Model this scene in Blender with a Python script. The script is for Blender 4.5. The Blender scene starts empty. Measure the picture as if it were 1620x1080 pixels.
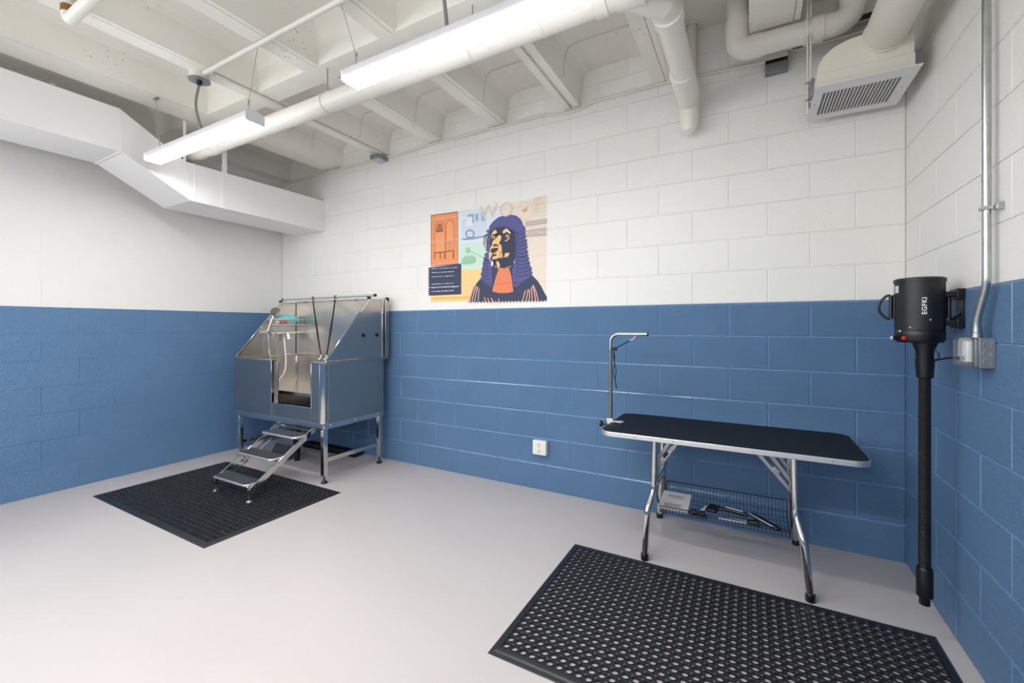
import bpy, bmesh, math, random
from math import sin, cos, pi, radians
from mathutils import Vector, Matrix
random.seed(7)
S = bpy.context.scene
COL = S.collection

# ---------------------------------------------------------------- camera
cam_d = bpy.data.cameras.new('camera'); cam = bpy.data.objects.new('camera', cam_d); COL.objects.link(cam)
cam.location = (0, 0, 1.276)
cam.rotation_euler = (radians(90), 0, radians(28.85))
cam_d.sensor_width = 36; cam_d.lens = 15.13; cam_d.shift_y = -24/1620; cam_d.clip_start = .02
S.camera = cam
S.view_settings.view_transform = 'Standard'; S.view_settings.look = 'None'
S.view_settings.gamma = 1; S.view_settings.use_curve_mapping = False
S.view_settings.exposure = 0.50
# ---------------------------------------------------------------- world and room light
w = bpy.data.worlds.new('world'); S.world = w; w.use_nodes = True
w.node_tree.nodes['Background'].inputs[0].default_value = (.9, .93, 1, 1)
w.node_tree.nodes['Background'].inputs[1].default_value = .02
LENS_POWER = 28.0          # emission of the fixture diffusers
FILL_POWER = 22.0
def area(name, loc, rot, sx, sy, power, col=(.97, .985, 1)):
    l = bpy.data.lights.new(name, 'AREA'); l.shape = 'RECTANGLE'; l.size = sx; l.size_y = sy; l.energy = power; l.color = col
    o = bpy.data.objects.new(name, l); COL.objects.link(o); o.location = loc; o.rotation_euler = rot
    return o
# added fill lamps, unseen behind the camera, laid out like the strip lights
area('rear_strip_fill', (-3.1, -.35, 2.42), (0, 0, 0), 1.25, .12, FILL_POWER*.4)
area('rear_strip_fill', (-1.1, -.35, 2.42), (0, 0, 0), 1.25, .12, FILL_POWER*1.5)
area('rear_strip_fill', (-2.1, -1.7, 2.42), (0, 0, 0), 1.25, .12, FILL_POWER*.5)
# added soft fill lamp, unseen behind the camera, tipped up at walls and ceiling
area('rear_soft_fill', (-1.9, -2.35, 1.9), (radians(108), 0, 0), 4.8, 1.1, 31, (.97, .985, 1))

area('rear_side_fill', (-4.5, -1.2, 1.9), (0, radians(-100), 0), 1.1, 2.4, 30, (.97, .985, 1))  # added fill at the rear left to brighten the right wall, no visible source

# ---------------------------------------------------------------- materials
def srgb(r, g, b):
    def f(c):
        c /= 255.0
        return c/12.92 if c <= .04045 else ((c+.055)/1.055)**2.4
    return (f(r), f(g), f(b), 1)
def mat(name, col, rough=.5, metal=0, noise=None, bump=None, spec=None, emit=None, var=0, alpha=None, trans=None, coat=None, spots=None):
    m = bpy.data.materials.new(name); m.use_nodes = True
    nt = m.node_tree; b = nt.nodes['Principled BSDF']; N = nt.nodes.new; L = nt.links.new
    b.inputs['Base Color'].default_value = col; b.inputs['Roughness'].default_value = rough; b.inputs['Metallic'].default_value = metal
    if spec is not None: b.inputs['Specular IOR Level'].default_value = spec
    if coat: b.inputs['Coat Weight'].default_value = coat; b.inputs['Coat Roughness'].default_value = .08
    if trans: b.inputs['Transmission Weight'].default_value = trans
    if alpha is not None: b.inputs['Alpha'].default_value = alpha
    if emit: b.inputs['Emission Color'].default_value = (.97, .985, 1, 1); b.inputs['Emission Strength'].default_value = emit
    geo = N('ShaderNodeNewGeometry')
    if noise:   # (scale, darker colour, amount)
        t = N('ShaderNodeTexNoise'); t.inputs['Scale'].default_value = noise[0]; t.inputs['Detail'].default_value = 4
        L(geo.outputs['Position'], t.inputs['Vector'])
        r = N('ShaderNodeValToRGB'); r.color_ramp.elements[0].position = .35; r.color_ramp.elements[1].position = .65
        r.color_ramp.elements[0].color = noise[1]; r.color_ramp.elements[1].color = col
        L(t.outputs['Fac'], r.inputs['Fac']); L(r.outputs['Color'], b.inputs['Base Color'])
    if spots:   # sparse small holes in the surface: (scale, radius, colour)
        v = N('ShaderNodeTexVoronoi'); v.inputs['Scale'].default_value = spots[0]; L(geo.outputs['Position'], v.inputs['Vector'])
        n1 = N('ShaderNodeTexNoise'); n1.inputs['Scale'].default_value = 3.5; L(geo.outputs['Position'], n1.inputs['Vector'])
        rr = N('ShaderNodeMapRange'); rr.inputs['From Min'].default_value = .50; rr.inputs['From Max'].default_value = .70; rr.inputs['To Min'].default_value = 0; rr.inputs['To Max'].default_value = spots[1]
        L(n1.outputs['Fac'], rr.inputs['Value'])
        lt = N('ShaderNodeMath'); lt.operation = 'LESS_THAN'; L(v.outputs['Distance'], lt.inputs[0]); L(rr.outputs['Result'], lt.inputs[1])
        mx = N('ShaderNodeMix'); mx.data_type = 'RGBA'; mx.inputs[7].default_value = spots[2]; mx.inputs[6].default_value = col
        src = b.inputs['Base Color'].links[0].from_socket if b.inputs['Base Color'].links else None
        if src: L(src, mx.inputs[6])
        L(lt.outputs[0], mx.inputs[0]); L(mx.outputs[2], b.inputs['Base Color'])
    if bump:    # list of (scale, distance, strength)
        prev = None
        for sc, dist, st, kind in bump:
            if kind == 'n':
                t = N('ShaderNodeTexNoise'); t.inputs['Scale'].default_value = sc; t.inputs['Detail'].default_value = 3; out = t.outputs['Fac']
                L(geo.outputs['Position'], t.inputs['Vector'])
            else:   # small pits
                t = N('ShaderNodeTexVoronoi'); t.inputs['Scale'].default_value = sc
                L(geo.outputs['Position'], t.inputs['Vector'])
                q = N('ShaderNodeMapRange'); q.inputs['From Min'].default_value = .0; q.inputs['From Max'].default_value = kind; q.inputs['To Min'].default_value = 0; q.inputs['To Max'].default_value = 1
                L(t.outputs['Distance'], q.inputs['Value']); out = q.outputs['Result']
            bn = N('ShaderNodeBump'); bn.inputs['Distance'].default_value = dist; bn.inputs['Strength'].default_value = st
            L(out, bn.inputs['Height'])
            if prev: L(prev.outputs['Normal'], bn.inputs['Normal'])
            prev = bn
        L(prev.outputs['Normal'], b.inputs['Normal'])
    return m
BLUE = srgb(101, 138, 178); CREAM = srgb(240, 238, 233)
M = {}
M['blue'] = mat('blue_block_paint', BLUE, .42, noise=(3, srgb(97, 134, 174)), bump=[(210, .010, 1.0, 'n'), (230, .003, .5, .35)])
M['blue_joint'] = mat('blue_paint_pooled_smooth', BLUE, .24, spec=.7)
M['cream'] = mat('cream_block_paint', CREAM, .5, noise=(2.5, srgb(237, 235, 229)), bump=[(110, .003, .8, 'n'), (45, .004, .6, .10)], spots=(60, .13, srgb(178, 172, 158)))
M['blue_l'] = mat('blue_rough_paint', srgb(96, 133, 173), .42, noise=(5, srgb(92, 129, 169)), bump=[(120, .007, 1.0, 'n'), (9, .008, .5, 'n')])
M['cream_l'] = mat('cream_thick_paint', CREAM, .55, noise=(2, srgb(239, 238, 235)), bump=[(7, .014, .5, 'n'), (90, .002, .6, 'n')])
M['floor'] = mat('grey_floor_coating', srgb(200, 193, 191), .30, noise=(1.3, srgb(196, 189, 187)), bump=[(6, .0008, .25, 'n')], spec=.45)
M['concrete'] = mat('painted_concrete', srgb(240, 237, 228), .6, noise=(1.8, srgb(234, 230, 219)), bump=[(22, .002, .5, 'n'), (3, .01, .4, 'n')], spots=(38, .17, srgb(150, 143, 128)))
M['crack'] = mat('dark_seam', srgb(196, 190, 176), .9)
M['white_duct'] = mat('white_painted_sheet_metal', srgb(243, 242, 240), .45, bump=[(3, .002, .2, 'n')])
M['pvc'] = mat('white_painted_pipe', srgb(232, 228, 219), .35)
M['cream_paint'] = mat('cream_painted_metal', srgb(226, 221, 208), .5, bump=[(30, .0006, .3, 'n')])
M['lens'] = mat('glowing_diffuser', (1, 1, 1, 1), .5, emit=LENS_POWER)
M['fixture'] = mat('white_fixture_enamel', srgb(228, 228, 232), .4)
M['galv'] = mat('galvanised_steel', (.50, .51, .50, 1), .32, 1, noise=(25, (.42, .43, .43, 1)))
M['galv_box'] = mat('grey_zinc_box', srgb(150, 153, 158), .45, .6, noise=(18, srgb(136, 140, 146)))
M['flex'] = mat('grey_flexible_conduit', srgb(140, 140, 136), .5, .2)
M['wire'] = mat('dull_wire', srgb(168, 166, 160), .5, .4)
def brushed(name, col, rough, axis):
    m = mat(name, col, rough, 1)
    nt = m.node_tree; b = nt.nodes['Principled BSDF']; N = nt.nodes.new; L = nt.links.new
    geo = N('ShaderNodeNewGeometry'); mp = N('ShaderNodeMapping'); mp.inputs['Scale'].default_value = axis
    t = N('ShaderNodeTexNoise'); t.inputs['Scale'].default_value = 1; t.inputs['Detail'].default_value = 4
    L(geo.outputs['Position'], mp.inputs['Vector']); L(mp.outputs['Vector'], t.inputs['Vector'])
    r = N('ShaderNodeMapRange'); r.inputs['To Min'].default_value = rough-.012; r.inputs['To Max'].default_value = rough+.02
    L(t.outputs['Fac'], r.inputs['Value'])
    bn = N('ShaderNodeBump'); bn.inputs['Strength'].default_value = .03; bn.inputs['Distance'].default_value = .001
    t2 = N('ShaderNodeTexNoise'); t2.inputs['Scale'].default_value = 2.6; t2.inputs['Detail'].default_value = 0; L(geo.outputs['Position'], t2.inputs['Vector'])
    bn2 = N('ShaderNodeBump'); bn2.inputs['Strength'].default_value = .3; bn2.inputs['Distance'].default_value = .005
    L(t.outputs['Fac'], bn.inputs['Height']); L(t2.outputs['Fac'], bn2.inputs['Height'])
    L(bn2.outputs['Normal'], b.inputs['Normal'])
    return m
M['steel'] = brushed('brushed_stainless_steel', (.50, .455, .41, 1), .27, (6, 6, 200))
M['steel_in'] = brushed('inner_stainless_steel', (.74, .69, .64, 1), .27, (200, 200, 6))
M['polish'] = mat('polished_stainless_steel', (.66, .64, .60, 1), .09, 1)
M['alu'] = mat('aluminium_edge', (.78, .77, .77, 1), .38, .85)
M['black'] = mat('black_plastic', srgb(13, 13, 15), .36)
M['black_metal'] = mat('black_powder_coat', srgb(22, 22, 25), .42, spec=.5)
M['rubber'] = mat('black_rubber', srgb(32, 34, 39), .36, spec=.6, bump=[(60, .0006, .3, 'n')])
M['table_top'] = mat('black_ribbed_table_rubber', srgb(20, 22, 27), .55, noise=(7, srgb(16, 17, 22)), spec=.3, bump=[(220, .0008, .5, 'n')])
M['tread'] = mat('dark_grey_step_pad', srgb(62, 66, 74), .55, noise=(40, srgb(52, 56, 64)), bump=[(160, .001, .5, 'n')])
M['dark'] = mat('dark_hollow', srgb(28, 27, 26), .8)
M['grille'] = mat('white_grille_enamel', srgb(222, 222, 222), .4)
M['grey_shade'] = mat('grey_metal_and_slot_shade', srgb(140, 138, 134), .6)  # grey metal, also the colour standing for shade behind the grille slats
M['white'] = mat('white_plastic', srgb(236, 235, 230), .4)
M['ivory'] = mat('ivory_socket', srgb(236, 228, 200), .4)
M['red'] = mat('red_plastic', srgb(200, 30, 32), .35)
M['cyan'] = mat('aqua_cloth', srgb(96, 196, 208), .85, noise=(60, srgb(150, 222, 222)))
M['print_white'] = mat('white_print', srgb(240, 240, 240), .5)
M['paper'] = mat('booklet_paper', srgb(214, 212, 214), .6)
M['grey_print'] = mat('grey_print', srgb(120, 118, 120), .7)
M['clear'] = mat('clear_plastic_cover', (.9, .95, .97, 1), .08, trans=.85, alpha=.55)
M['rust'] = mat('rusty_brown_stain', srgb(140, 100, 50), .8)
M['label'] = mat('silver_label', srgb(200, 200, 208), .5)
M['pillar_grey'] = mat('grey_painted_tube', srgb(120, 122, 124), .4, .5)
M['chrome'] = mat('chrome', (.75, .74, .72, 1), .12, 1)
M['lead'] = mat('black_webbing', srgb(16, 16, 18), .75)

# ---------------------------------------------------------------- mesh helpers
class MB:
    def __init__(s): s.v = []; s.f = []; s.mi = []; s.k = 0
    def add(s, vs, fs):
        o = len(s.v); s.v += [tuple(p) for p in vs]; s.f += [tuple(i+o for i in f) for f in fs]; s.mi += [s.k]*len(fs); return s
    def box(s, x0, x1, y0, y1, z0, z1, mtx=None):
        vs = [(x, y, z) for z in (z0, z1) for y in (y0, y1) for x in (x0, x1)]
        if mtx: vs = [mtx @ Vector(p) for p in vs]
        return s.add(vs, [(0, 2, 3, 1), (4, 5, 7, 6), (0, 1, 5, 4), (2, 6, 7, 3), (0, 4, 6, 2), (1, 3, 7, 5)])
    def bar(s, a, b, wd, ht, up=(0, 0, 1)):
        a = Vector(a); b = Vector(b); d = (b-a).normalized(); up = Vector(up)
        if abs(d.dot(up)) > .99: up = Vector((0, 1, 0))
        r = d.cross(up).normalized()*wd/2; u = r.cross(d).normalized()*ht/2
        vs = [p+i*r+j*u for p in (a, b) for i, j in ((-1, -1), (1, -1), (1, 1), (-1, 1))]
        return s.add(vs, [(0, 1, 2, 3), (7, 6, 5, 4), (0, 4, 5, 1), (1, 5, 6, 2), (2, 6, 7, 3), (3, 7, 4, 0)])
    def tube(s, path, r, n=12, cap=True, closed=False):
        P = [Vector(p) for p in path]; m = len(P)
        rr = r if isinstance(r, (list, tuple)) else [r]*m
        vs = []; nrm = None
        for i, p in enumerate(P):
            a = P[(i-1) % m] if (closed or i > 0) else p; b = P[(i+1) % m] if (closed or i < m-1) else p
            d = (b-a).normalized()
            if nrm is None:
                nrm = d.orthogonal().normalized()
            nrm = (nrm-d*nrm.dot(d)).normalized(); bi = d.cross(nrm)
            for k in range(n):
                t = 2*pi*k/n; vs.append(p+(nrm*cos(t)+bi*sin(t))*rr[i])
        fs = []
        for i in range(m if closed else m-1):
            j = (i+1) % m
            for k in range(n): fs.append((i*n+k, i*n+(k+1) % n, j*n+(k+1) % n, j*n+k))
        if cap and not closed: fs += [tuple(range(n))[::-1], tuple((m-1)*n+k for k in range(n))]
        return s.add(vs, fs)
    def lathe(s, prof, c=(0, 0, 0), axis='z', n=24, cap=True):
        vs = []; 
        for r, h in prof:
            for k in range(n):
                t = 2*pi*k/n; a, b = r*cos(t), r*sin(t)
                p = {'z': (a, b, h), 'x': (h, a, b), 'y': (b, h, a)}[axis]
                vs.append((p[0]+c[0], p[1]+c[1], p[2]+c[2]))
        m = len(prof); fs = [(i*n+k, i*n+(k+1) % n, (i+1)*n+(k+1) % n, (i+1)*n+k) for i in range(m-1) for k in range(n)]
        if cap: fs += [tuple(range(n))[::-1], tuple((m-1)*n+k for k in range(n))]
        return s.add(vs, fs)
    def prism(s, poly, a, b, plane='xz'):
        def P(u, v, h): return {'xz': (u, h, v), 'yz': (h, u, v), 'xy': (u, v, h)}[plane]
        n = len(poly); vs = [P(u, v, a) for u, v in poly]+[P(u, v, b) for u, v in poly]
        return s.add(vs, [tuple(range(n))[::-1], tuple(range(n, 2*n))]+[(i, (i+1) % n, n+(i+1) % n, n+i) for i in range(n)])
    def mesh(s, name, mats, smooth=True):
        me = bpy.data.meshes.new(name); me.from_pydata(s.v, [], s.f)
        for m in (mats if isinstance(mats, (list, tuple)) else [mats]): me.materials.append(M[m] if isinstance(m, str) else m)
        me.polygons.foreach_set('material_index', s.mi)
        bm = bmesh.new(); bm.from_mesh(me); bmesh.ops.recalc_face_normals(bm, faces=bm.faces); bm.to_mesh(me); bm.free()
        if smooth:
            me.polygons.foreach_set('use_smooth', [True]*len(me.polygons)); me.set_sharp_from_angle(angle=radians(38))
        me.update(); return me
    def obj(s, name, mats, parent=None, bevel=0, smooth=True, **kw):
        o = bpy.data.objects.new(name, s.mesh(name, mats, smooth)); COL.objects.link(o)
        if parent: o.parent = parent; o.matrix_parent_inverse = parent.matrix_basis.inverted()
        if bevel:
            md = o.modifiers.new('bevel', 'BEVEL'); md.width = bevel; md.segments = 2; md.limit_method = 'ANGLE'; md.angle_limit = radians(40)
        for k, v in kw.items(): o[k] = v
        return o
def thing(name, label, cat, loc=(0, 0, 0), group=None):
    o = bpy.data.objects.new(name, None); COL.objects.link(o); o.location = loc; o.empty_display_size = .05
    o['label'] = label; o['category'] = cat
    if group: o['group'] = group
    return o
def place(mesh, name, parent, loc=(0, 0, 0), rot=(0, 0, 0), scale=(1, 1, 1), **kw):
    o = bpy.data.objects.new(name, mesh); COL.objects.link(o)
    o.parent = parent
    if parent: o.matrix_parent_inverse = parent.matrix_basis.inverted()
    o.location = loc; o.rotation_euler = rot; o.scale = scale
    for k, v in kw.items(): o[k] = v
    return o
def bend(pts, R, n=6):
    P = [Vector(p) for p in pts]; out = [P[0]]
    for i in range(1, len(P)-1):
        a, b, c = P[i-1], P[i], P[i+1]; d1 = (a-b).normalized(); d2 = (c-b).normalized()
        ang = d1.angle(d2); 
        if ang > pi-.02: out.append(b); continue
        t = min(R/math.tan(ang/2), (a-b).length*.49, (c-b).length*.49); r = t*math.tan(ang/2)
        bis = (d1+d2).normalized(); cen = b+bis*(r/sin(ang/2)); p0 = b+d1*t; p1 = b+d2*t
        v0 = p0-cen; v1 = p1-cen; tot = v0.angle(v1)
        ax = v0.cross(v1).normalized()
        for k in range(n+1): out.append(cen+Matrix.Rotation(tot*k/n, 3, ax) @ v0)
    out.append(P[-1]); return out
def text_mesh(s, size, depth=.0006, bold=0):
    c = bpy.data.curves.new('lettering', 'FONT'); c.body = s; c.size = size; c.extrude = depth/2; c.align_x = 'CENTER'; c.align_y = 'CENTER'; c.resolution_u = 3; c.offset = bold; c.space_character = 1.12 if bold else 1.0
    o = bpy.data.objects.new('lettering', c); COL.objects.link(o)
    dg = bpy.context.evaluated_depsgraph_get(); me = bpy.data.meshes.new_from_object(o.evaluated_get(dg))
    bpy.data.objects.remove(o); return me

# ---------------------------------------------------------------- room shell
LX, RX, BY, FY = -4.69, .74, 3.053, -2.6
CH = .2032; PAINT = 7*CH; TOP = 3.22; BL = .4264
def shell(name, mb, mats, **kw):
    return mb.obj(name, mats, smooth=False, kind='structure', **kw)
m = MB().box(LX-.25, RX+.25, FY-.2, BY+.25, -.12, 0); floor = shell('floor', m, 'floor')
def backing(name, bx, mats):
    m = MB()
    x0, x1, y0, y1 = bx
    m.k = 0; m.box(x0, x1, y0, y1, 0, PAINT); m.k = 1; m.box(x0, x1, y0, y1, PAINT, TOP)
    return shell(name, m, mats)
wall_back = backing('wall_back', (LX-.2, RX+.2, BY+.0048, BY+.2), ['blue', 'cream'])
wall_right = backing('wall_right', (RX+.0035, RX+.2, FY, BY+.0055), ['blue', 'cream'])
wall_left = backing('wall_left', (LX-.2, LX-.003, FY, BY+.0055), ['blue_l', 'cream_l'])
wall_rear = backing('wall_rear', (LX-.2, RX+.2, FY-.2, FY), ['blue', 'cream'])

def block_mesh(L, H, dep, ch, gap, m):
    # face towards -y, front plane at y = 0, body running back to y = dep
    mb = MB(); a, b = L/2-gap/2, H/2-gap/2; c = ch; cd = dep*.92; ct, cb = (c*1.3, c*.25) if ch > .003 else (c, c)
    vs = [(-a, dep, -b), (a, dep, -b), (a, dep, b), (-a, dep, b), (-a, cd, -b), (a, cd, -b), (a, cd, b), (-a, cd, b),
          (-a+c*.8, 0, -b+cb), (a-c*.8, 0, -b+cb), (a-c*.8, 0, b-ct), (-a+c*.8, 0, b-ct)]
    fs = [(0, 1, 5, 4), (1, 2, 6, 5), (2, 3, 7, 6), (3, 0, 4, 7), (4, 5, 9, 8), (5, 6, 10, 9), (6, 7, 11, 10), (7, 4, 8, 11), (8, 9, 10, 11), (3, 2, 1, 0)]
    mb.add(vs, fs)
    if m == 'blue': mb.mi = [0]*4+[1]*4+[0, 0]; return mb.mesh('block', ['blue', 'blue_joint'], False)
    return mb.mesh('block', m, False)
cache = {}
def lay_blocks(parent, length, place_fn, mats, dep, ch, gap, start_half, u_end, wob=0, top_z=TOP, shift=0):
    course = 0
    z = 0
    while z < top_z-.02:
        h = min(CH, top_z-z); mk = mats[0] if course < 7 else mats[1]
        half = (course % 2 == start_half)
        u = 0; first = True
        while u < u_end-.03:
            l = (BL/2 if (first and half) else BL); first = False
            l = min(l, u_end-u) if u+l > u_end else l
            g_, c_, d_ = (gap, ch, dep) if mk.startswith('blue') else (gap*.5, ch*.85, dep*.8)
            if mk == 'cream_l': g_, c_, d_ = .0, .0012, .0009
            key = (round(l, 4), round(h, 4), mk, dep)
            if key not in cache: cache[key] = block_mesh(l, h, d_, c_, g_, mk)
            place_fn(cache[key], parent, u+l/2, z+h/2, random.uniform(-wob, wob), course)
            u += l
        z += h; course += 1
# back wall: measured from the right corner, odd courses start with a full block
def pf(me, par, u, z, wb, c): place(me, 'block', par, (RX-u, BY+wb, z))
lay_blocks(wall_back, 0, pf, ('blue', 'cream'), .0052, .0070, .0, 1, RX-LX, wob=.0003)
def pf(me, par, u, z, wb, c): place(me, 'block', par, (RX+wb, BY-u, z), (0, 0, -pi/2))
lay_blocks(wall_right, 0, pf, ('blue', 'cream'), .0035, .004, .002, 0, BL*6, wob=.0003)
def pf(me, par, u, z, wb, c): place(me, 'block', par, (LX+wb, BY-u, z), (0, 0, pi/2))
lay_blocks(wall_left, 0, pf, ('blue_l', 'cream_l'), .004, .0035, .0015, 1, BL*8, wob=.001)

# ---------------------------------------------------------------- ceiling: ribbed concrete slab
PT = 3.15; RB = 2.925
m = MB().box(LX-.2, RX+.2, FY-.2, BY+.2, PT+.06, PT+.3); ceiling = shell('ceiling', m, 'concrete')
def rib_profile(x0, x1, groove=True, fl=True, fr=True):
    a, b = x0, x1
    p = [(a, RB)]
    if groove and b-a > .09: g = b-.032; p += [(g, RB), (g, RB+.008), (g+.005, RB+.008), (g+.005, RB)]
    R_ = [(b+.016, RB+.12), (b+.026, PT-.045), (b+.045, PT-.015), (b+.075, PT), (b+.16, PT+.012), (b+.16, PT+.07)] if fr else [(b+.02, PT+.07)]
    L_ = [(a-.16, PT+.07), (a-.16, PT+.012), (a-.075, PT), (a-.045, PT-.015), (a-.026, PT-.045), (a-.016, RB+.12)] if fl else [(a-.004, PT+.07)]
    p += [(b, RB)]+R_+L_
    return p
RIBS = [(-4.69, -4.55), (-3.95, -3.69), (-3.165, -3.03), (-2.525, -2.39), (-1.86, -1.735), (-1.21, -1.10), (-.575, -.462)]
for x0, x1 in RIBS:
    MB().prism(rib_profile(x0, x1, fr=x1 < -.47), FY, BY, 'xz').obj('rib', 'concrete', ceiling, smooth=False)
MB().prism(rib_profile(0, .24, fl=False), FY, 2.77, 'xz').obj('rib', 'concrete', ceiling, smooth=False)
MB().box(LX, -.45, FY, BY, PT+.012, PT+.065).box(.01, RX, FY, BY, PT+.012, PT+.065).obj('pan_slab', 'concrete', ceiling, smooth=False)
cb = [(1.795, RB+.001), (1.94, RB+.001), (1.955, RB+.14), (1.975, PT-.04), (2.03, PT), (2.1, PT+.03), (1.64, PT+.03), (1.71, PT), (1.765, PT-.04), (1.78, RB+.14)]
MB().prism(cb, LX, -.1, 'yz').obj('cross_beam', 'concrete', ceiling, smooth=False)
MB().prism([(u-2.9, v) for u, v in cb], LX, RX, 'yz').obj('cross_beam', 'concrete', ceiling, smooth=False)
MB().box(LX, RX, FY, FY+.02, RB, PT+.05).obj('rib', 'concrete', ceiling, smooth=False)
# pan seams: thin raised lips that follow the pan outline
for (a, b) in [(RIBS[i][1], RIBS[i+1][0]) for i in range(1, 6)]:
    q = [(a+.012, RB+.02), (a+.018, RB+.12), (a+.030, PT-.045), (a+.049, PT-.019), (a+.085, PT-.004), (b-.085, PT-.004), (b-.049, PT-.019), (b-.030, PT-.045), (b-.018, RB+.12), (b-.012, RB+.02)]
    p3 = [(x, 2.69, z) for x, z in q]
    MB().tube(p3, .002, 5).obj('pan_seam', 'crack', ceiling)
# two square strips fixed under the fifth rib
MB().box(-1.222, -1.172, 1.96, 3.045, RB-.018, RB).obj('ceiling_strip', 'concrete', ceiling, bevel=.002)
MB().box(-1.150, -1.096, 1.96, 3.045, RB-.018, RB).obj('ceiling_strip', 'concrete', ceiling, bevel=.002)
MB().box(-.462, -.440, 1.96, 3.045, RB-.008, RB+.03).obj('ceiling_strip', 'cream_paint', ceiling)

# ---------------------------------------------------------------- white rectangular duct on the left
DX0, DX1 = -4.42, -3.966
t = thing('air_duct', 'white painted rectangular duct stepping down along the left wall', 'duct', (-4.2, 1.9, 2.3))
side = [(FY+.1, 2.535), (1.36, 2.535), (1.80, 2.295), (BY-.002, 2.285), (BY-.002, 2.61), (1.76, 2.60), (1.35, 2.842), (FY+.1, 2.846)]
MB().prism(side, DX0, DX1, 'yz').obj('duct_shell', 'white_duct', t, smooth=False)
for a, b in (((1.362, 2.535), (1.352, 2.842)), ((1.80, 2.295), (1.76, 2.60)), ((1.83, 2.293), (1.83, 2.60))):
    MB().bar((DX1+.0015, a[0], a[1]), (DX1+.0015, b[0], b[1]), .006, .003, (1, 0, 0)).obj('duct_seam', 'white_duct', t)
for y in (2.30, 2.68):
    MB().box(DX1-.002, DX1+.0008, y-.0015, y+.0015, 2.290, 2.604).obj('duct_seam', 'white_duct', t)
MB().box(DX0-.002, DX1+.002, 1.352, 1.370, 2.529, 2.536).obj('duct_seam', 'white_duct', t)
MB().box(DX1, DX1+.003, 2.035, 2.075, 2.29, 2.925).obj('hanger_strap', 'white_duct', t)
MB().box(DX1, DX1+.003, 1.745, 1.765, 2.60, 2.925).obj('hanger_strap', 'white_duct', t)
for y in (.2, 1.0, 2.055): MB().box(DX0, DX1+.003, y, y+.02, 2.615 if y > 1.5 else 2.85, 2.618 if y > 1.5 else 2.853).obj('hanger_strap', 'white_duct', t)

# ---------------------------------------------------------------- strip light fixtures
def fixture(name, label, x0, x1, hooks, flex):
    t = thing(name, label, 'light fixture', ((x0+x1)/2, 1.48, 2.46), 'hanging strip lights')
    y0, y1 = 1.428, 1.538; zb = 2.468
    b = MB(); b.prism([(y0+.003, zb+.014), (y1-.003, zb+.014), (y1-.004, zb+.045), (y1-.012, zb+.062), (y0+.012, zb+.062), (y0+.004, zb+.045)], x0+.004, x1-.004, 'yz')
    body = b.obj('housing', 'fixture', t, bevel=.002)
    MB().prism([(y0, zb+.008), (y0+.012, zb), (y1-.012, zb), (y1, zb+.008), (y1, zb+.0145), (y0, zb+.0145)], x0+.006, x1-.006, 'yz').obj('diffuser', 'lens', t, bevel=.002)
    for x in (x0, x1-.006):
        MB().prism([(y0-.001, zb+.004), (y0+.01, zb-.002), (y1-.01, zb-.002), (y1+.001, zb+.004), (y1+.001, zb+.05), (y1-.02, zb+.068), (y0+.02, zb+.068), (y0-.001, zb+.05)], x, x+.006, 'yz').obj('end_cap', 'fixture', t)
    for hx, ax in hooks:
        c = MB(); top = Vector((hx, 1.485, RB)); bot = Vector((ax, 1.483, zb+.135))
        c.tube([top, bot], .0018, 5); c.tube([bot, (ax, 1.483, zb+.15)], .006, 6)
        c.obj('hanging_cable', 'wire', t)
        c = MB()
        for k in range(4):
            z = zb+.142-k*.011
            c.tube([(ax+.0045*cos(a)*(1 if k % 2 else .2), 1.483+.0045*cos(a)*(.2 if k % 2 else 1), z+.008*sin(a)) for a in [2*pi*j/8 for j in range(8)]], .0014, 4, closed=True)
        for sg in (-1, 1): c.tube([(ax, 1.483, zb+.10), (ax+sg*.02, 1.483, zb+.078), (ax+sg*.022, 1.483, zb+.062)], .0016, 5)
        c.obj('chain', 'wire', t)
        c = MB().box(hx-.03, hx+.03, 1.475, 1.495, RB-.006, RB).tube([(hx+.010*cos(a), 1.485, RB-.012+.010*sin(a)) for a in [2*pi*j/10 for j in range(10)]], .0022, 5, closed=True)
        c.obj('ceiling_hook', 'wire', t)
    MB().tube(bend(flex, .30, 10), .0085, 8).obj('flexible_conduit', 'flex', t)
    return t
fixture('strip_light', 'white suspended strip light at the left, hanging in front of the duct bend', -3.80, -2.535, [(-3.758, -3.70), (-2.509, -2.60)],
        [(-3.15, 1.48, 2.87), (-3.17, 1.46, 2.72), (-3.12, 1.48, 2.534)])
fixture('strip_light', 'larger-looking bright suspended strip light running out at the top edge', -1.735, -.47, [(-1.809, -1.69), (-.50, -.52)],
        [(-1.155, 1.48, 2.92), (-1.15, 1.475, 2.72), (-1.13, 1.48, 2.534)])

# round junction box on the third rib and its rigid conduits
t = thing('ceiling_junction_box', 'round ceiling junction box with grey cover above the left strip light', 'junction box', (-3.14, 1.47, RB))
MB().lathe([(.055, RB-.045), (.055, RB)], (-3.14, 1.475, 0)).obj('box_body', 'cream_paint', t)
MB().lathe([(.062, RB-.05), (.062, RB-.045)], (-3.14, 1.475, 0)).obj('cover_plate', 'galv_box', t)
MB().lathe([(.014, RB-.075), (.018, RB-.05)], (-3.14, 1.475, 0), n=10).obj('cable_connector', 'black_metal', t)
t = thing('ceiling_conduit', 'thin cream conduit crossing the ribs towards the top of the photo', 'conduit', (-2.5, 1.47, 2.9))
MB().tube([(-3.08, 1.475, RB-.016), (-.45, 1.475, RB-.016)], .0145, 10).obj('conduit_tube', 'pvc', t)
t = thing('rib_conduit', 'thin cream conduit running under the third rib to the grey wall box', 'conduit', (-3.05, 2.3, 2.9))
MB().tube([(-3.045, 1.52, RB-.012), (-3.05, 2.96, RB-.012)], .012, 10).obj('conduit_tube', 'cream_paint', t)

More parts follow.
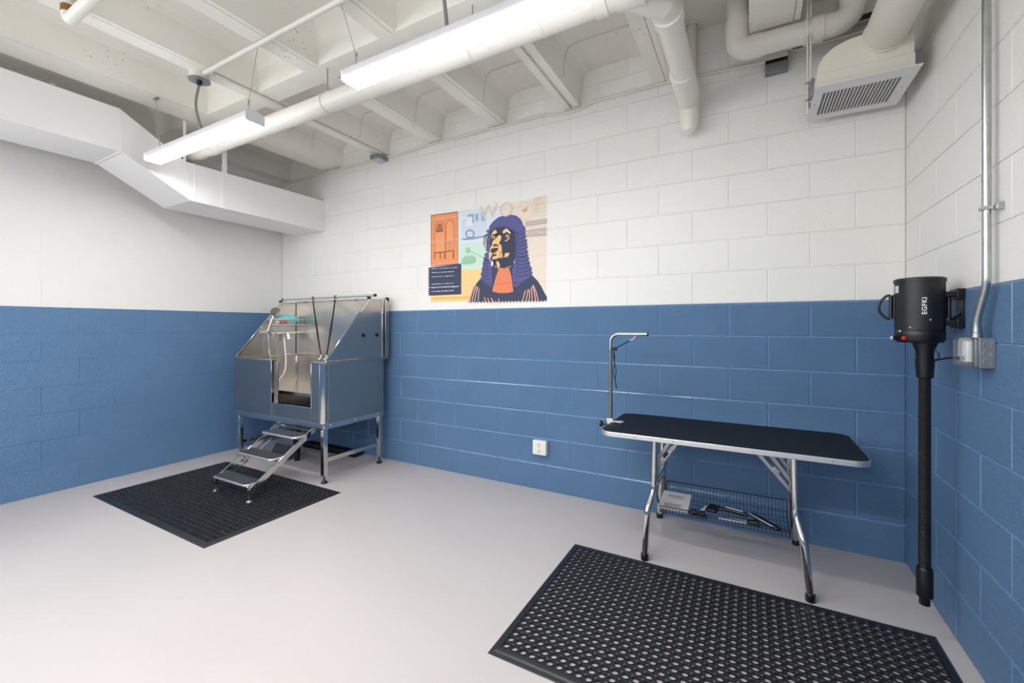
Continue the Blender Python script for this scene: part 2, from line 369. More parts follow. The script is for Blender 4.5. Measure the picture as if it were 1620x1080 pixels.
# ---------------------------------------------------------------- main white drain pipe
PY, PZ, PR = 1.84, 2.70, .059
t = thing('drain_pipe', 'long white drain pipe running behind the strip lights along the ceiling', 'pipe', (-2, PY, PZ))
MB().tube(bend([(LX+.03, PY, PZ), (-.02, PY, PZ), (-.02, PY, 3.18)], .10, 8), PR, 24).obj('pipe_run', 'pvc', t)
def coupling(x, l=.05, r=PR+.007): MB().lathe([(PR, x-l/2-.004), (r, x-l/2), (r, x+l/2), (PR, x+l/2+.004)], (0, PY, PZ), 'x').obj('coupling', 'pvc', t)
coupling(-3.72, .09); coupling(-.565, .055); coupling(-.85, .012, PR+.003)
def clevis(x):
    c = MB().tube([(x, PY+(PR+.003)*sin(a), PZ+(PR+.003)*cos(a)) for a in [2*pi*j/24 for j in range(24)]], .0035, 5, closed=True)
    c.box(x-.012, x+.012, PY-.012, PY+.012, PZ+PR, PZ+PR+.014); c.obj('clevis_hanger', 'pvc', t)
    MB().tube([(x, PY, PZ+PR+.01), (x, PY, RB)], .004, 6).obj('threaded_rod', 'wire', t)
for x in (-2.36, -1.245, -3.9): clevis(x)
c = MB().tube([(-.50, PY, PZ), (-.38, PY, PZ)], PR+.010, 24).tube([(-.46, PY, PZ), (-.325, PY+.15, PZ)], PR+.004, 24)
c.obj('wye_fitting', 'pvc', t)
MB().tube(bend([(-.42, PY+.03, PZ), (-.325, PY+.17, PZ), (-.325, 2.72, PZ+.0)], .12), PR, 24).obj('branch_pipe', 'pvc', t)
for y0, y1 in ((2.045, 2.10), ):
    MB().lathe([(PR, y0-.003), (PR+.010, y0), (PR+.010, y1), (PR, y1+.003)], (-.325, 0, PZ), 'y').obj('coupling', 'pvc', t)
MB().lathe([(PR, 2.56), (PR+.008, 2.562), (PR+.008, 2.84), (PR+.004, 2.845)], (-.33, 0, PZ), 'y').obj('coupling', 'pvc', t)
MB().tube(bend([(-.335, 2.82, PZ), (-.335, 2.962, PZ), (-.335, 2.962, PZ-.125)], .09, 10)+[(-.335, 2.965, PZ-.145), (-.335, 2.985, PZ-.155)], [PR+.002]*12+[PR-.003, PR-.006, PR-.015][:2]+[PR-.015], 24).obj('elbow', 'pvc', t)
MB().tube([(-.325, 2.975, PZ+.02), (-.325, 2.975, 3.21)], .031, 18).obj('vent_pipe', 'cream_paint', t)
MB().tube([(-.325+.040*cos(a), 2.975+.040*sin(a), 3.205) for a in [2*pi*j/16 for j in range(16)]], .008, 6, closed=True).obj('pipe_collar', 'concrete', t)

# ---------------------------------------------------------------- second drain pipe, right
t = thing('drain_pipe', 'shorter white U-shaped drain pipe hanging left of the grille box', 'pipe', (.1, 2.8, 2.87))
QY, QZ, QR = 2.80, 2.862, .057
MB().tube([(-.058, QY, 2.975), (-.058, QY, 3.21)], QR, 24).obj('pipe_drop', 'pvc', t)
MB().tube(bend([(-.058, QY, 3.02), (-.058, QY, QZ), (.06, QY, QZ)], .085, 10), QR+.005, 24).obj('elbow', 'pvc', t)
MB().tube([(.03, QY, QZ), (.36, QY, QZ)], QR, 24).obj('pipe_run', 'pvc', t)
MB().tube(bend([(.31, QY, QZ), (.47, QY, QZ), (.47, QY, 3.05)], .12, 10), QR+.002, 24).obj('elbow', 'pvc', t)
MB().tube([(.47, QY, 3.0), (.47, QY, 3.2)], QR, 24).obj('pipe_drop', 'pvc', t)
for a, b in ((.26, .275), (.295, .345)): MB().lathe([(QR, a-.002), (QR+.008, a), (QR+.008, b), (QR, b+.002)], (0, QY, QZ), 'x').obj('coupling', 'pvc', t)
MB().lathe([(QR, 2.985), (QR+.008, 2.99), (QR+.008, 3.03), (QR, 3.035)], (-.058, QY, 0)).obj('coupling', 'pvc', t)
MB().tube([(.265, QY, QZ+QR), (.265, QY, 3.2)], .005, 6).obj('hanger_rod', 'pvc', t)
MB().tube([(-.07, 3.04, 3.16), (-.01, 3.04, 3.16), (.08, 3.04, 3.16)], .004, 5).obj('hanger_strap', 'pvc', t)

# ---------------------------------------------------------------- air register box, round duct
t = thing('air_register', 'cream grille box hung below the ceiling in the right corner', 'vent', (.48, 2.77, 2.45))
prof = [(.297, 2.462), (.662, 2.462), (.662, 2.60), (.655, 2.645), (.60, 2.668), (.49, 2.672), (.42, 2.664), (.365, 2.645), (.325, 2.612), (.302, 2.57), (.297, 2.545)]
MB().prism(prof, 2.612, 2.95, 'xz').obj('plenum_box', 'cream_paint', t, smooth=False)
MB().box(.294, .665, 2.606, 2.956, 2.452, 2.528).obj('lower_collar', 'cream_paint', t, bevel=.002)
GX0, GX1, GY0, GY1 = .287, .682, 2.568, 2.972
gx0, gx1, gy0, gy1 = .327, .630, 2.652, 2.912
g = MB()
g.box(GX0, gx0, GY0, GY1, 2.447, 2.452); g.box(gx1, GX1, GY0, GY1, 2.447, 2.452); g.box(gx0, gx1, GY0, gy0, 2.447, 2.452); g.box(gx0, gx1, gy1, GY1, 2.447, 2.452)
fr = g.obj('grille_frame', 'grille', t, smooth=False)
MB().box(gx0-.002, gx1+.002, gy0-.002, gy1+.002, 2.4515, 2.4535).obj('slot_shade_plate', 'grey_shade', t)  # grey sheet whose colour stands in for the shaded box interior
n = 21; pt = (gx1-gx0)/n
sl = MB().box(-.0022, .0022, gy0, gy1, 2.4465, 2.4515).mesh('slat', 'grille')
for k in range(1, n): place(sl, 'slat', t, (gx0+k*pt, 0, 0))
cr = MB()
for k in range(1, 16): cr.box(gx0, gx1, gy0+(gy1-gy0)*k/16-.001, gy0+(gy1-gy0)*k/16+.001, 2.4495, 2.4512)
cr.obj('rear_vanes', 'grey_shade', t, kind='stuff')
for x in (.305, .657): MB().lathe([(.0045, 2.4445), (.0045, 2.447)], (x, 2.77, 0), n=8).obj('screw', 'galv', t)
MB().box(.28, .297, 2.70, 2.86, 2.47, 2.56).obj('bracket', 'galv_box', t, bevel=.002)
MB().box(.662, .705, 2.66, 2.69, 2.50, 2.56).obj('bracket', 'galv_box', t, bevel=.002)
for x, z0 in ((.272, 2.40), (.286, 2.46)): MB().tube([(x, 2.76, z0), (x, 2.76, PT+.01)], .0045, 8).obj('threaded_rod', 'cream_paint', t)
for x, z0 in ((.272, 2.47), (.272, 2.56)): MB().lathe([(.009, z0), (.009, z0+.01)], (x, 2.76, 0), n=6).obj('nut', 'galv', t)
t = thing('round_duct', 'cream round duct running overhead into the grille box', 'duct', (.56, 2.0, 2.645))
MB().lathe([(.085, .5), (.085, 2.615)], (.562, 0, 2.648), 'y', 40).obj('duct_tube', 'cream_paint', t)
MB().lathe([(.089, 2.598), (.091, 2.612)], (.562, 0, 2.648), 'y', 40).obj('collar', 'cream_paint', t)
MB().tube([(.56, 2.61, 2.561), (.56, 2.60, 2.556)], .004, 6).obj('screw', 'galv', t)
MB().box(.475, .478, 1.2, 1.23, 2.65, 2.93).obj('hanger_strap', 'cream_paint', t)

# ---------------------------------------------------------------- wall conduit under the ribs with two boxes
t = thing('wall_conduit', 'thin cream conduit running along the top of the back wall under the ribs', 'conduit', (-2.3, 3.03, 2.9))
cy = BY-.012
pts = [(-4.66, cy, 2.90), (-3.2, cy, 2.902), (-3.02, cy, 2.902), (-2.95, cy, 2.888), (-2.55, cy, 2.912), (-1.40, cy, 2.912), (-1.26, cy, 2.886), (-1.13, cy, 2.880), (-.98, cy, 2.917), (-.45, cy, 2.917), (-.25, cy, 2.905), (-.08, cy, 2.895), (.10, cy, 2.888)]
MB().tube(bend(pts, .15, 4), .0095, 10).obj('conduit_tube', 'cream_paint', t)
for x, z in ((-2.46, 2.912), (-.60, 2.917), (-1.9, 2.912)):
    MB().box(x-.012, x+.012, cy-.013, BY, z-.006, z+.006).box(x-.004, x+.004, cy-.002, BY, z, z+.022).obj('strap_clip', 'cream_paint', t)
t = thing('junction_box', 'small dark grey box on the conduit near the duct end', 'junction box', (-3.10, 3.0, 2.88))
MB().box(-3.155, -3.045, 2.93, BY, 2.862, 2.905).obj('box_body', 'galv_box', t, bevel=.002)
MB().box(-3.140, -3.06, 2.945, BY, 2.905, RB).obj('box_top', 'cream_paint', t, bevel=.002)
MB().box(-3.145, -3.055, 2.94, 3.04, 2.858, 2.862).obj('cover_plate', 'label', t)
t = thing('junction_box', 'grey metal box on the back wall left of the grille box', 'junction box', (.145, 3.0, 2.86))
MB().box(.085, .20, BY-.045, BY, 2.872, 2.945).obj('box_top', 'cream_paint', t, bevel=.002)
MB().box(.086, .199, BY-.046, BY, 2.845, 2.872).obj('box_body', 'black_metal', t, bevel=.001)
MB().box(.085, .203, BY-.052, BY, 2.795, 2.848).obj('box_lower', 'galv_box', t, bevel=.002)
MB().lathe([(.017, .196), (.017, .222)], (0, BY-.03, 2.915), 'x', 10).obj('connector', 'galv', t)
t = thing('conduit_pair', 'pair of thin conduits and a dark strut leading right from the grey box', 'conduit', (.4, 3.03, 2.9))
MB().tube([(.20, BY-.015, 2.905), (RX-.01, BY-.015, 2.925)], .0085, 8).obj('conduit_tube', 'cream_paint', t)
MB().tube([(.20, BY-.032, 2.930), (RX-.01, BY-.032, 2.955)], .008, 8).obj('conduit_tube', 'galv_box', t)
MB().bar((.21, BY-.05, 2.955), (RX-.01, BY-.05, 2.985), .02, .02).obj('strut', 'black_metal', t)
# ---------------------------------------------------------------- rusted pipe, top left
t = thing('capped_pipe', 'short thick cream pipe with a rust-stained ceiling flange at top left', 'pipe', (-2.9, .81, 2.8))
MB().tube(bend([(-2.99, .815, RB-.005), (-2.99, .815, 2.80), (-2.1, .80, 2.80)], .05, 6), .027, 16).obj('pipe_run', 'pvc', t)
MB().lathe([(.036, RB-.025), (.033, RB-.005)], (-2.99, .815, 0), n=16).obj('flange', 'cream_paint', t)
MB().lathe([(.0275, 2.845), (.0285, 2.85), (.0285, 2.875), (.0275, 2.88)], (-2.99, .815, 0), n=16).obj('rust_ring', 'rust', t)
MB().lathe([(.052, RB-.006), (.050, RB)], (-2.99, .815, 0), n=20).obj('flange_plate', 'galv_box', t)

# ---------------------------------------------------------------- right wall conduit and outlet box
t = thing('steel_conduit', 'vertical galvanised conduit on the right wall', 'conduit', (.705, 2.06, 1.3))
MB().tube(bend([(.709, 2.066, 3.2), (.709, 2.066, 1.42), (.702, 2.118, 1.30), (.702, 2.118, 1.25)], .12, 6), .0118, 14).obj('conduit_tube', 'galv', t)
MB().lathe([(.0125, 1.77), (.0125, 1.79)], (.709, 2.066, 0), n=14).obj('coupling', 'galv', t)
MB().box(.694, RX, 2.050, 2.082, 1.672, 1.684).box(.722, RX, 2.03, 2.045, 1.665, 1.69).obj('strap_clip', 'galv', t, bevel=.001)
MB().lathe([(.016, 1.236), (.016, 1.252), (.0135, 1.254), (.0135, 1.268)], (.702, 2.118, 0), n=12).obj('connector', 'galv', t)
t = thing('outlet_box', 'grey metal outlet box with clear cover low on the steel conduit', 'outlet', (.70, 2.14, 1.18))
MB().box(.699, RX, 2.089, 2.195, 1.130, 1.236).obj('box_body', 'galv_box', t, bevel=.002)
for z in (1.212, 1.182, 1.152):
    MB().tube([(.7195+.0115*cos(a), 2.0885, z+.0115*sin(a)) for a in [2*pi*j/16 for j in range(16)]], .0013, 5, closed=True).obj('knockout', 'grey_shade', t)
MB().box(.690, .699, 2.092, 2.19, 1.134, 1.232).obj('socket_plate', 'galv_box', t, bevel=.002)
MB().box(.680, .690, 2.12, 2.165, 1.150, 1.222).obj('socket', 'white', t, bevel=.002)
MB().box(.664, .690, 2.095, 2.205, 1.130, 1.236).obj('clear_cover', 'clear', t, bevel=.012)

# ---------------------------------------------------------------- low duplex outlet on the back wall
t = thing('wall_socket', 'white surface-mounted duplex socket low on the blue back wall', 'outlet', (-1.42, BY-.02, .335))
MB().box(-1.478, -1.362, BY-.043, BY, .280, .392).obj('socket_box', 'white', t, bevel=.008)
for z in (.358, .312):
    MB().lathe([(.017, BY-.046), (.017, BY-.042)], (-1.42, 0, z), 'y', 16).obj('socket_face', 'ivory', t)
    MB().box(-1.428, -1.425, BY-.047, BY-.0455, z+.001, z+.009).box(-1.415, -1.412, BY-.047, BY-.0455, z+.001, z+.009).lathe([(.0025, BY-.047), (.0025, BY-.0455)], (-1.42, 0, z-.007), 'y', 8).obj('socket_slots', 'dark', t)

# ---------------------------------------------------------------- perforated rubber mats
def mat_field():
    px, py = .0376, .0382; nx, ny = 40, 23; c = .0068
    ang = []
    a0 = math.atan2(py/2-c, px/2)
    base = [0, a0*.5, a0, pi/4, pi/2-a0, pi/2-a0*.5]
    for q in range(4): ang += [b+q*pi/2 for b in base]
    na = len(ang); ring = []
    for a in ang:
        ca, sa = cos(a), sin(a)
        cand = []
        if abs(ca) > 1e-6: cand.append(px/2/abs(ca))
        if abs(sa) > 1e-6: cand.append(py/2/abs(sa))
        cand.append((px/2+py/2-c)/(abs(ca)+abs(sa)))
        r = min(cand); ring.append((r*ca, r*sa))
    prof = [(.0136, .0005), (.0136, .0104), (.0143, .0116), (.0155, .0116), (.0164, .0084)]
    V = []; F = []
    for i in range(nx):
        for j in range(ny):
            o = len(V); cx = (i-(nx-1)/2)*px; cy_ = (j-(ny-1)/2)*py
            for r, z in prof: V += [(cx+r*cos(a), cy_+r*sin(a), z) for a in ang]
            V += [(cx+x, cy_+y, .0078) for x, y in ring]
            L = len(prof)
            for q in range(L):
                for k in range(na):
                    k2 = (k+1) % na; F.append((o+q*na+k, o+q*na+k2, o+(q+1)*na+k2, o+(q+1)*na+k))
    b = MB(); b.add(V, F); return b.mesh('perforated_field', 'rubber')
field = mat_field()
FW, FH = .0376*40/2, .0382*23/2
def mat_border(W, H):
    b = MB(); rings = []
    pr = [(0, .0005), (.004, .0026), (.014, .0060), (.0155, .0052), (.018, .0066), (.0195, .0058), (.022, .0088), (.0235, .0080), (.026, .0095)]
    for d, z in pr: rings.append([(-W/2+d, -H/2+d, z), (W/2-d, -H/2+d, z), (W/2-d, H/2-d, z), (-W/2+d, H/2-d, z)])
    rings.append([(-FW, -FH, .0095), (FW, -FH, .0095), (FW, FH, .0095), (-FW, FH, .0095)])
    rings.append([(-FW, -FH, 0), (FW, -FH, 0), (FW, FH, 0), (-FW, FH, 0)])
    vs = [p for r in rings for p in r]
    fs = [(i*4+k, i*4+(k+1) % 4, i*4+4+(k+1) % 4, i*4+4+k) for i in range(len(rings)-1) for k in range(4)]
    b.add(vs, fs); return b
def mat_thing(label, x0, x1, y0, y1, skew=0):
    t = thing('rubber_mat', label, 'mat', ((x0+x1)/2, (y0+y1)/2, 0), 'perforated rubber mats')
    t.rotation_euler.z = skew
    bo = bpy.data.objects.new('border', mat_border(x1-x0, y1-y0).mesh('border', 'rubber')); COL.objects.link(bo); bo.parent = t
    fo = bpy.data.objects.new('perforated_field', field); COL.objects.link(fo); fo.parent = t
mat_thing('black perforated rubber mat on the floor under the metal steps', -4.317, -2.742, 1.310, 2.262)
mat_thing('black perforated rubber mat on the floor in front of the folding table', -.895, .672, 1.425, 2.390)

# ---------------------------------------------------------------- stainless steel dog wash tub
TX0, TX1, TY0, TY1 = -4.27, -3.0, 2.30, 2.96
t = thing('dog_wash_tub', 'stainless steel raised dog grooming tub with sloped splash sides in the corner', 'bath tub', (-3.63, 2.63, 0))
ZB, ZR = .485, .975      # tub bottom and rim
DX_0, DX_1 = -3.688, -3.15  # door opening
MB().box(TX0, DX_0, TY0, TY0+.035, ZB, ZR).obj('front_panel', 'steel', t, bevel=.003)
MB().box(DX_1, TX1-.045, TY0, TY0+.035, ZB, ZR).obj('front_panel', 'steel', t, bevel=.003)
MB().box(DX_0, DX_1, TY0+.003, TY0+.035, ZB, .600).obj('door_sill', 'steel', t, bevel=.003)
q = [(TX1-.045+.045*sin(a), TY0+.045-.045*cos(a)) for a in [pi/2*k/8 for k in range(9)]]
MB().prism(q+[(TX1-.02, TY0+.045), (TX1-.045, TY0+.02)], ZB, ZR, 'xy').obj('corner_post', 'polish', t)
MB().box(TX1-.02, TX1, TY0+.045, TY1-.01, ZB, ZR).obj('side_panel', 'steel', t, bevel=.002)
MB().box(TX0, TX0+.02, TY0+.035, TY1-.01, ZB, ZR).obj('side_panel', 'steel_in', t, bevel=.002)
MB().box(TX0+.02, TX1-.02, TY1-.03, TY1-.01, ZB, ZR).obj('back_panel', 'steel_in', t)
MB().box(TX0, TX1, TY0, TY1-.01, ZB-.006, ZB+.004).obj('basin_bottom', 'steel_in', t)
MB().box(TX0+.02, TX1-.02, TY0+.13, TY1-.03, .672, .686).obj('standing_floor', 'steel_in', t, bevel=.002)
MB().box(TX0+.02, TX1-.02, TY0+.125, TY0+.14, .660, .690).obj('floor_lip', 'steel', t, bevel=.002)
for x in (-3.55, -3.30): MB().bar((x, TY0+.14, .55), (x-.1, TY1-.04, .62), .015, .004).obj('floor_brace', 'steel', t)
# rim hems
r = MB().box(TX0-.012, DX_0+.003, TY0-.006, TY0+.04, ZR-.004, ZR+.008)
r.obj('rim', 'polish', t, bevel=.003)
MB().box(DX_1-.003, TX1+.006, TY0-.006, TY0+.04, ZR-.004, ZR+.010).obj('rim', 'polish', t, bevel=.003)
MB().box(TX1-.03, TX1+.018, TY0+.01, TY1+.04, ZR-.006, ZR+.022).obj('rim', 'steel', t, bevel=.006)
MB().box(TX0-.018, TX0+.03, TY0+.01, TY1+.04, ZR-.006, ZR+.010).obj('rim', 'steel', t, bevel=.006)
MB().box(DX_0-.004, DX_0+.004, TY0-.004, TY0+.045, .60, ZR+.004).obj('door_jamb', 'polish', t, bevel=.002)
MB().box(DX_1-.004, DX_1+.004, TY0-.004, TY0+.045, .60, ZR+.004).obj('door_jamb', 'polish', t, bevel=.002)
MB().box(DX_0+.004, DX_0+.03, TY0+.036, TY0+.05, .60, ZR-.01).obj('door_track', 'steel', t, bevel=.002)
MB().box(DX_0, DX_1, TY0, TY0+.037, .598, .606).obj('sill_trim', 'polish', t, bevel=.002)
MB().box(DX_0-.0015, DX_0+.0015, TY0-.0012, TY0+.002, ZB, .6).box(DX_1-.0015, DX_1+.0015, TY0-.0012, TY0+.002, ZB, .6).obj('panel_joint', 'polish', t)
MB().box(TX0+.02, TX1-.02, 2.915, 2.93, ZR-.006, ZR+.004).box(TX0+.018, TX0+.028, TY0+.04, 2.93, ZR-.006, ZR+.004).obj('inner_ledge', 'steel', t, bevel=.002)
MB().box(TX0+.02, TX0+.032, 2.918, 2.93, .686, ZR-.006).obj('corner_weld', 'polish', t, bevel=.004)
MB().box(TX0+.006, TX0+.009, 2.926, 2.930, ZR+.004, 1.52).obj('corner_joint', 'dark', t)
# upper splash guards
US = [(TY0+.02, ZR+.012), (2.925, ZR+.012), (2.925, 1.522), (2.775, 1.522)]
for x0 in (TX1-.006, TX0-.006):
    g = MB().prism(US, x0, x0+.012, 'yz').obj('splash_side', 'steel' if x0 > -3.5 else 'steel_in', t)
    tr = MB()
    tr.bar((x0+.006, US[0][0], US[0][1]), (x0+.006, US[3][0], US[3][1]), .020, .014, (1, 0, 0)).bar((x0+.006, 2.77, 1.524), (x0+.006, 3.0, 1.527), .020, .012)
    tr.obj('edge_trim', 'polish', t, bevel=.002)
MB().box(TX0, TX1, 2.93, 2.942, ZR, 1.535).obj('splash_back', 'steel_in', t)
MB().box(TX0, TX1, 2.922, 2.948, 1.525, 1.540).obj('edge_trim', 'polish', t, bevel=.003)
for x0 in (TX1, TX0-.02):
    MB().box(x0-.004, x0+.016, 2.922, 2.934, ZR+.02, 1.525).obj('rear_post', 'polish', t, bevel=.002)
    MB().box(x0-.004, x0+.020, 2.955, 3.0, ZR+.02, 1.53).obj('rear_post', 'steel', t, bevel=.003)
    MB().box(x0-.006, x0+.022, 2.975, 3.004, 1.512, 1.548).box(x0-.012, x0+.010, 2.762, 2.790, 1.520, 1.545).obj('corner_cap', 'black', t, bevel=.003)
MB().tube([(TX0-.02, 2.80, 1.556), (TX1+.05, 2.80, 1.556)], .011, 10).obj('tether_bar', 'alu', t)
for x in (TX0-.02, TX1+.05): MB().box(x-.009, x+.009, 2.788, 2.812, 1.544, 1.568).obj('bar_cap', 'black', t, bevel=.002)
for y in (2.705, 2.862): MB().lathe([(.0165, TX1+.006), (.0165, TX1+.012), (.010, TX1+.014)], (0, y, 1.197), 'x', 14).obj('plug', 'black', t)
# stand
MB().bar((TX0+.02, TY0+.02, .465), (TX1-.01, TY0+.02, .465), .03, .05).obj('frame_rail', 'polish', t, bevel=.002)
MB().bar((TX1-.016, TY0+.01, .465), (TX1-.016, 2.95, .465), .03, .05).obj('frame_rail', 'polish', t, bevel=.002)
MB().bar((TX0+.03, TY0+.01, .465), (TX0+.03, 2.95, .465), .03, .05).obj('frame_rail', 'polish', t, bevel=.002)
MB().bar((TX0+.02, 2.93, .465), (TX1-.01, 2.93, .465), .03, .05).obj('frame_rail', 'polish', t, bevel=.002)
for y in (2.37, 2.62, 2.88): MB().lathe([(.006, TX1-.001), (.006, TX1+.003)], (0, y, .468), 'x', 8).obj('bolt', 'label', t)
for lx in (TX0+.045, TX1-.028):
    for ly in (TY0+.03, 2.925):
        lg = MB().box(lx-.02, lx+.02, ly-.02, ly+.02, .062, .445).obj('leg', 'polish', t, bevel=.003)
        f = MB().lathe([(.007, .022), (.007, .07)], (lx, ly, 0), n=8).lathe([(.026, 0), (.027, .006), (.022, .014), (.012, .022), (.008, .028)], (lx, ly, 0), n=16)
        f.obj('foot', 'black_metal', lg)
MB().bar((TX1-.028, TY0+.05, .185), (TX1-.028, 2.905, .185), .026, .036).obj('lower_rail', 'polish', t, bevel=.002)
MB().bar((TX0+.045, TY0+.05, .185), (TX0+.045, 2.905, .185), .026, .036).obj('lower_rail', 'polish', t, bevel=.002)
MB().tube(bend([(-3.77, 2.62, .48), (-3.77, 2.62, .30), (-3.77, 2.60, .12), (-3.77, 2.60, .0)], .05), .024, 12).lathe([(.038, .22), (.03, .16), (.03, .05), (.022, .0)], (-3.77, 2.60, 0)).obj('drain_trap', 'black', t)

# shower set fixed to the left splash side
t = thing('hand_shower', 'chrome hand shower with holder and white hose inside the tub', 'shower', (-4.24, 2.6, 1.3))
MB().lathe([(.012, -4.262), (.012, -4.22)], (0, 2.58, 1.215), 'x', 12).box(-4.235, -4.20, 2.565, 2.60, 1.20, 1.235).obj('holder', 'chrome', t, bevel=.003)
MB().tube([(-4.215, 2.585, 1.21), (-4.20, 2.61, 1.30), (-4.19, 2.64, 1.39)], [.010, .011, .014], 12).obj('handle', 'chrome', t)
hd = MB().lathe([(.014, -.03), (.03, -.014), (.048, 0), (.048, .012)], n=24)
mx = Matrix.Translation((-4.165, 2.64, 1.425)) @ Matrix.Rotation(radians(118), 4, 'Y') @ Matrix.Rotation(radians(25), 4, 'X')
hd.v = [tuple(mx @ Vector(p)) for p in hd.v]; hd.obj('shower_head', 'chrome', t)
MB().tube(bend([(-4.215, 2.583, 1.21), (-4.215, 2.60, 1.05), (-4.20, 2.62, .85), (-4.17, 2.66, .70)], .2, 6), .007, 8).obj('hose', 'chrome', t)
t = thing('shower_mixer', 'chrome wall mixer tap with a white hose below the wire caddy', 'tap', (-4.24, 2.78, 1.21))
MB().tube([(-4.225, 2.62, 1.212), (-4.225, 2.93, 1.212)], .013, 12).tube([(-4.225, 2.69, 1.212), (-4.225, 2.85, 1.212)], .018, 12).obj('mixer_body', 'chrome', t)
for y in (2.67, 2.87): MB().lathe([(.028, -4.262), (.028, -4.256), (.012, -4.25), (.012, -4.23)], (0, y, 1.212), 'x', 14).obj('wall_flange', 'chrome', t)
MB().tube([(-4.215, 2.80, 1.20), (-4.19, 2.80, 1.14)], .016, 10).tube([(-4.225, 2.76, 1.20), (-4.225, 2.76, 1.165)], .012, 10).obj('spout', 'chrome', t)
MB().tube(bend([(-4.222, 2.765, 1.17), (-4.19, 2.765, .98), (-4.15, 2.74, .82), (-4.05, 2.60, .745), (-3.98, 2.53, .70)], .3, 8), .0075, 8).obj('hose', 'white', t)

t = thing('wire_caddy', 'white wire caddy on the left splash side of the tub', 'rack', (-4.2, 2.79, 1.3))
cx0, cx1, cy0, cy1, cz0, cz1 = -4.255, -4.125, 2.635, 2.935, 1.292, 1.352
c = MB()
for z in (cz0, cz1): c.tube([(cx0, cy0, z), (cx1, cy0, z), (cx1, cy1, z), (cx0, cy1, z)], .0032, 6, closed=True)
c.obj('rim_wires', 'white', t)
c = MB()
for k in range(15):
    y = cy0+(cy1-cy0)*k/14; c.tube([(cx1, y, cz1), (cx1, y, cz0), (cx0, y, cz0)], .0018, 5)
for k in range(6):
    x = cx0+(cx1-cx0)*k/5; c.tube([(x, cy0, cz1), (x, cy0, cz0)], .0018, 5)
c.obj('upright_wires', 'white', t, kind='stuff')
# bundled aqua cloth and a red bottle in the caddy
bm = bmesh.new(); bmesh.ops.create_icosphere(bm, subdivisions=4, radius=1)
random.seed(3)
from mathutils import noise as NZ
for v in bm.verts:
    p = v.co.copy(); d = 1+.20*NZ.noise(p*2.2)+.10*NZ.noise(p*6)
    v.co = Vector((p.x*.058*d, p.y*.118*d, p.z*.045*d))
me = bpy.data.meshes.new('cloth'); bm.to_mesh(me); bm.free(); me.materials.append(M['cyan']); me.polygons.foreach_set('use_smooth', [True]*len(me.polygons))
o = place(me, 'wash_cloth', None, (-4.19, 2.80, 1.350)); o['label'] = 'crumpled aqua cloth lying in the wire caddy'; o['category'] = 'cloth'
t = thing('bottle', 'red bottle lying in the wire caddy under the aqua cloth', 'bottle', (-4.15, 2.70, 1.32))
MB().lathe([(.014, 2.665), (.021, 2.672), (.021, 2.745), (.010, 2.76)], (-4.158, 0, 1.318), 'y', 14).obj('bottle_body', 'red', t)
MB().lathe([(.010, 2.645), (.011, 2.665)], (-4.158, 0, 1.318), 'y', 12).obj('cap', 'white', t)
# tether straps
def strap(label, x, end):
    t = thing('tether_strap', label, 'strap', (x, 2.80, 1.54), 'black tether straps in the tub')
    MB().box(x-.008, x+.008, 2.788, 2.812, 1.540, 1.571).obj('bar_clamp', 'black', t, bevel=.003)
    a = Vector((x, 2.795, 1.53)); e = Vector(end); mid = a.lerp(e, .55)+Vector((0, 0, -.02))
    MB().tube([a, a.lerp(mid, .5)+Vector((.0, 0, -.004)), mid, a.lerp(e, .86)+Vector((0, 0, -.012)), e], [.006, .0065, .009, .006, .005], 6).obj('webbing', 'lead', t)
    MB().tube([e, e+Vector((.012, -.012, -.025)), e+Vector((.004, -.02, -.035)), e+Vector((-.018, -.01, -.028))], .0045, 6).obj('snap_hook', 'white', t)
strap('black tether strap clipped on the left part of the tub bar', -3.80, (-3.16, 2.40, 1.035))
strap('black tether strap clipped on the right part of the tub bar', -3.475, (-3.09, 2.40, 1.035))

# steel tray and rubber strip stored beneath the tub
t = thing('metal_tray', 'dark grey flat metal panel stored on the floor beneath the tub', 'panel', (-3.95, 2.75, 0))
MB().box(-4.14, -3.84, 2.455, 2.47, 0, .13, Matrix.Translation((-3.8, 2.57, 0)) @ Matrix.Rotation(radians(-35), 4, 'X') @ Matrix.Translation((3.8, -2.47, 0))).obj('tray_plate', 'tread', t, bevel=.003)
t = thing('rubber_mat', 'black perforated mat strip lying along the wall beneath the tub', 'mat', (-3.6, 2.98, 0))
r = MB().box(-4.15, -3.36, 2.93, 2.94, 0, .045).box(-4.15, -3.36, 3.02, 3.03, 0, .045)
for k in range(26): r.box(-4.15+k*.0314, -4.143+k*.0314, 2.93, 3.03, .01, .040)
r.box(-4.15, -3.36, 2.93, 3.03, 0, .012)
r.obj('mat_strip', 'rubber', t)

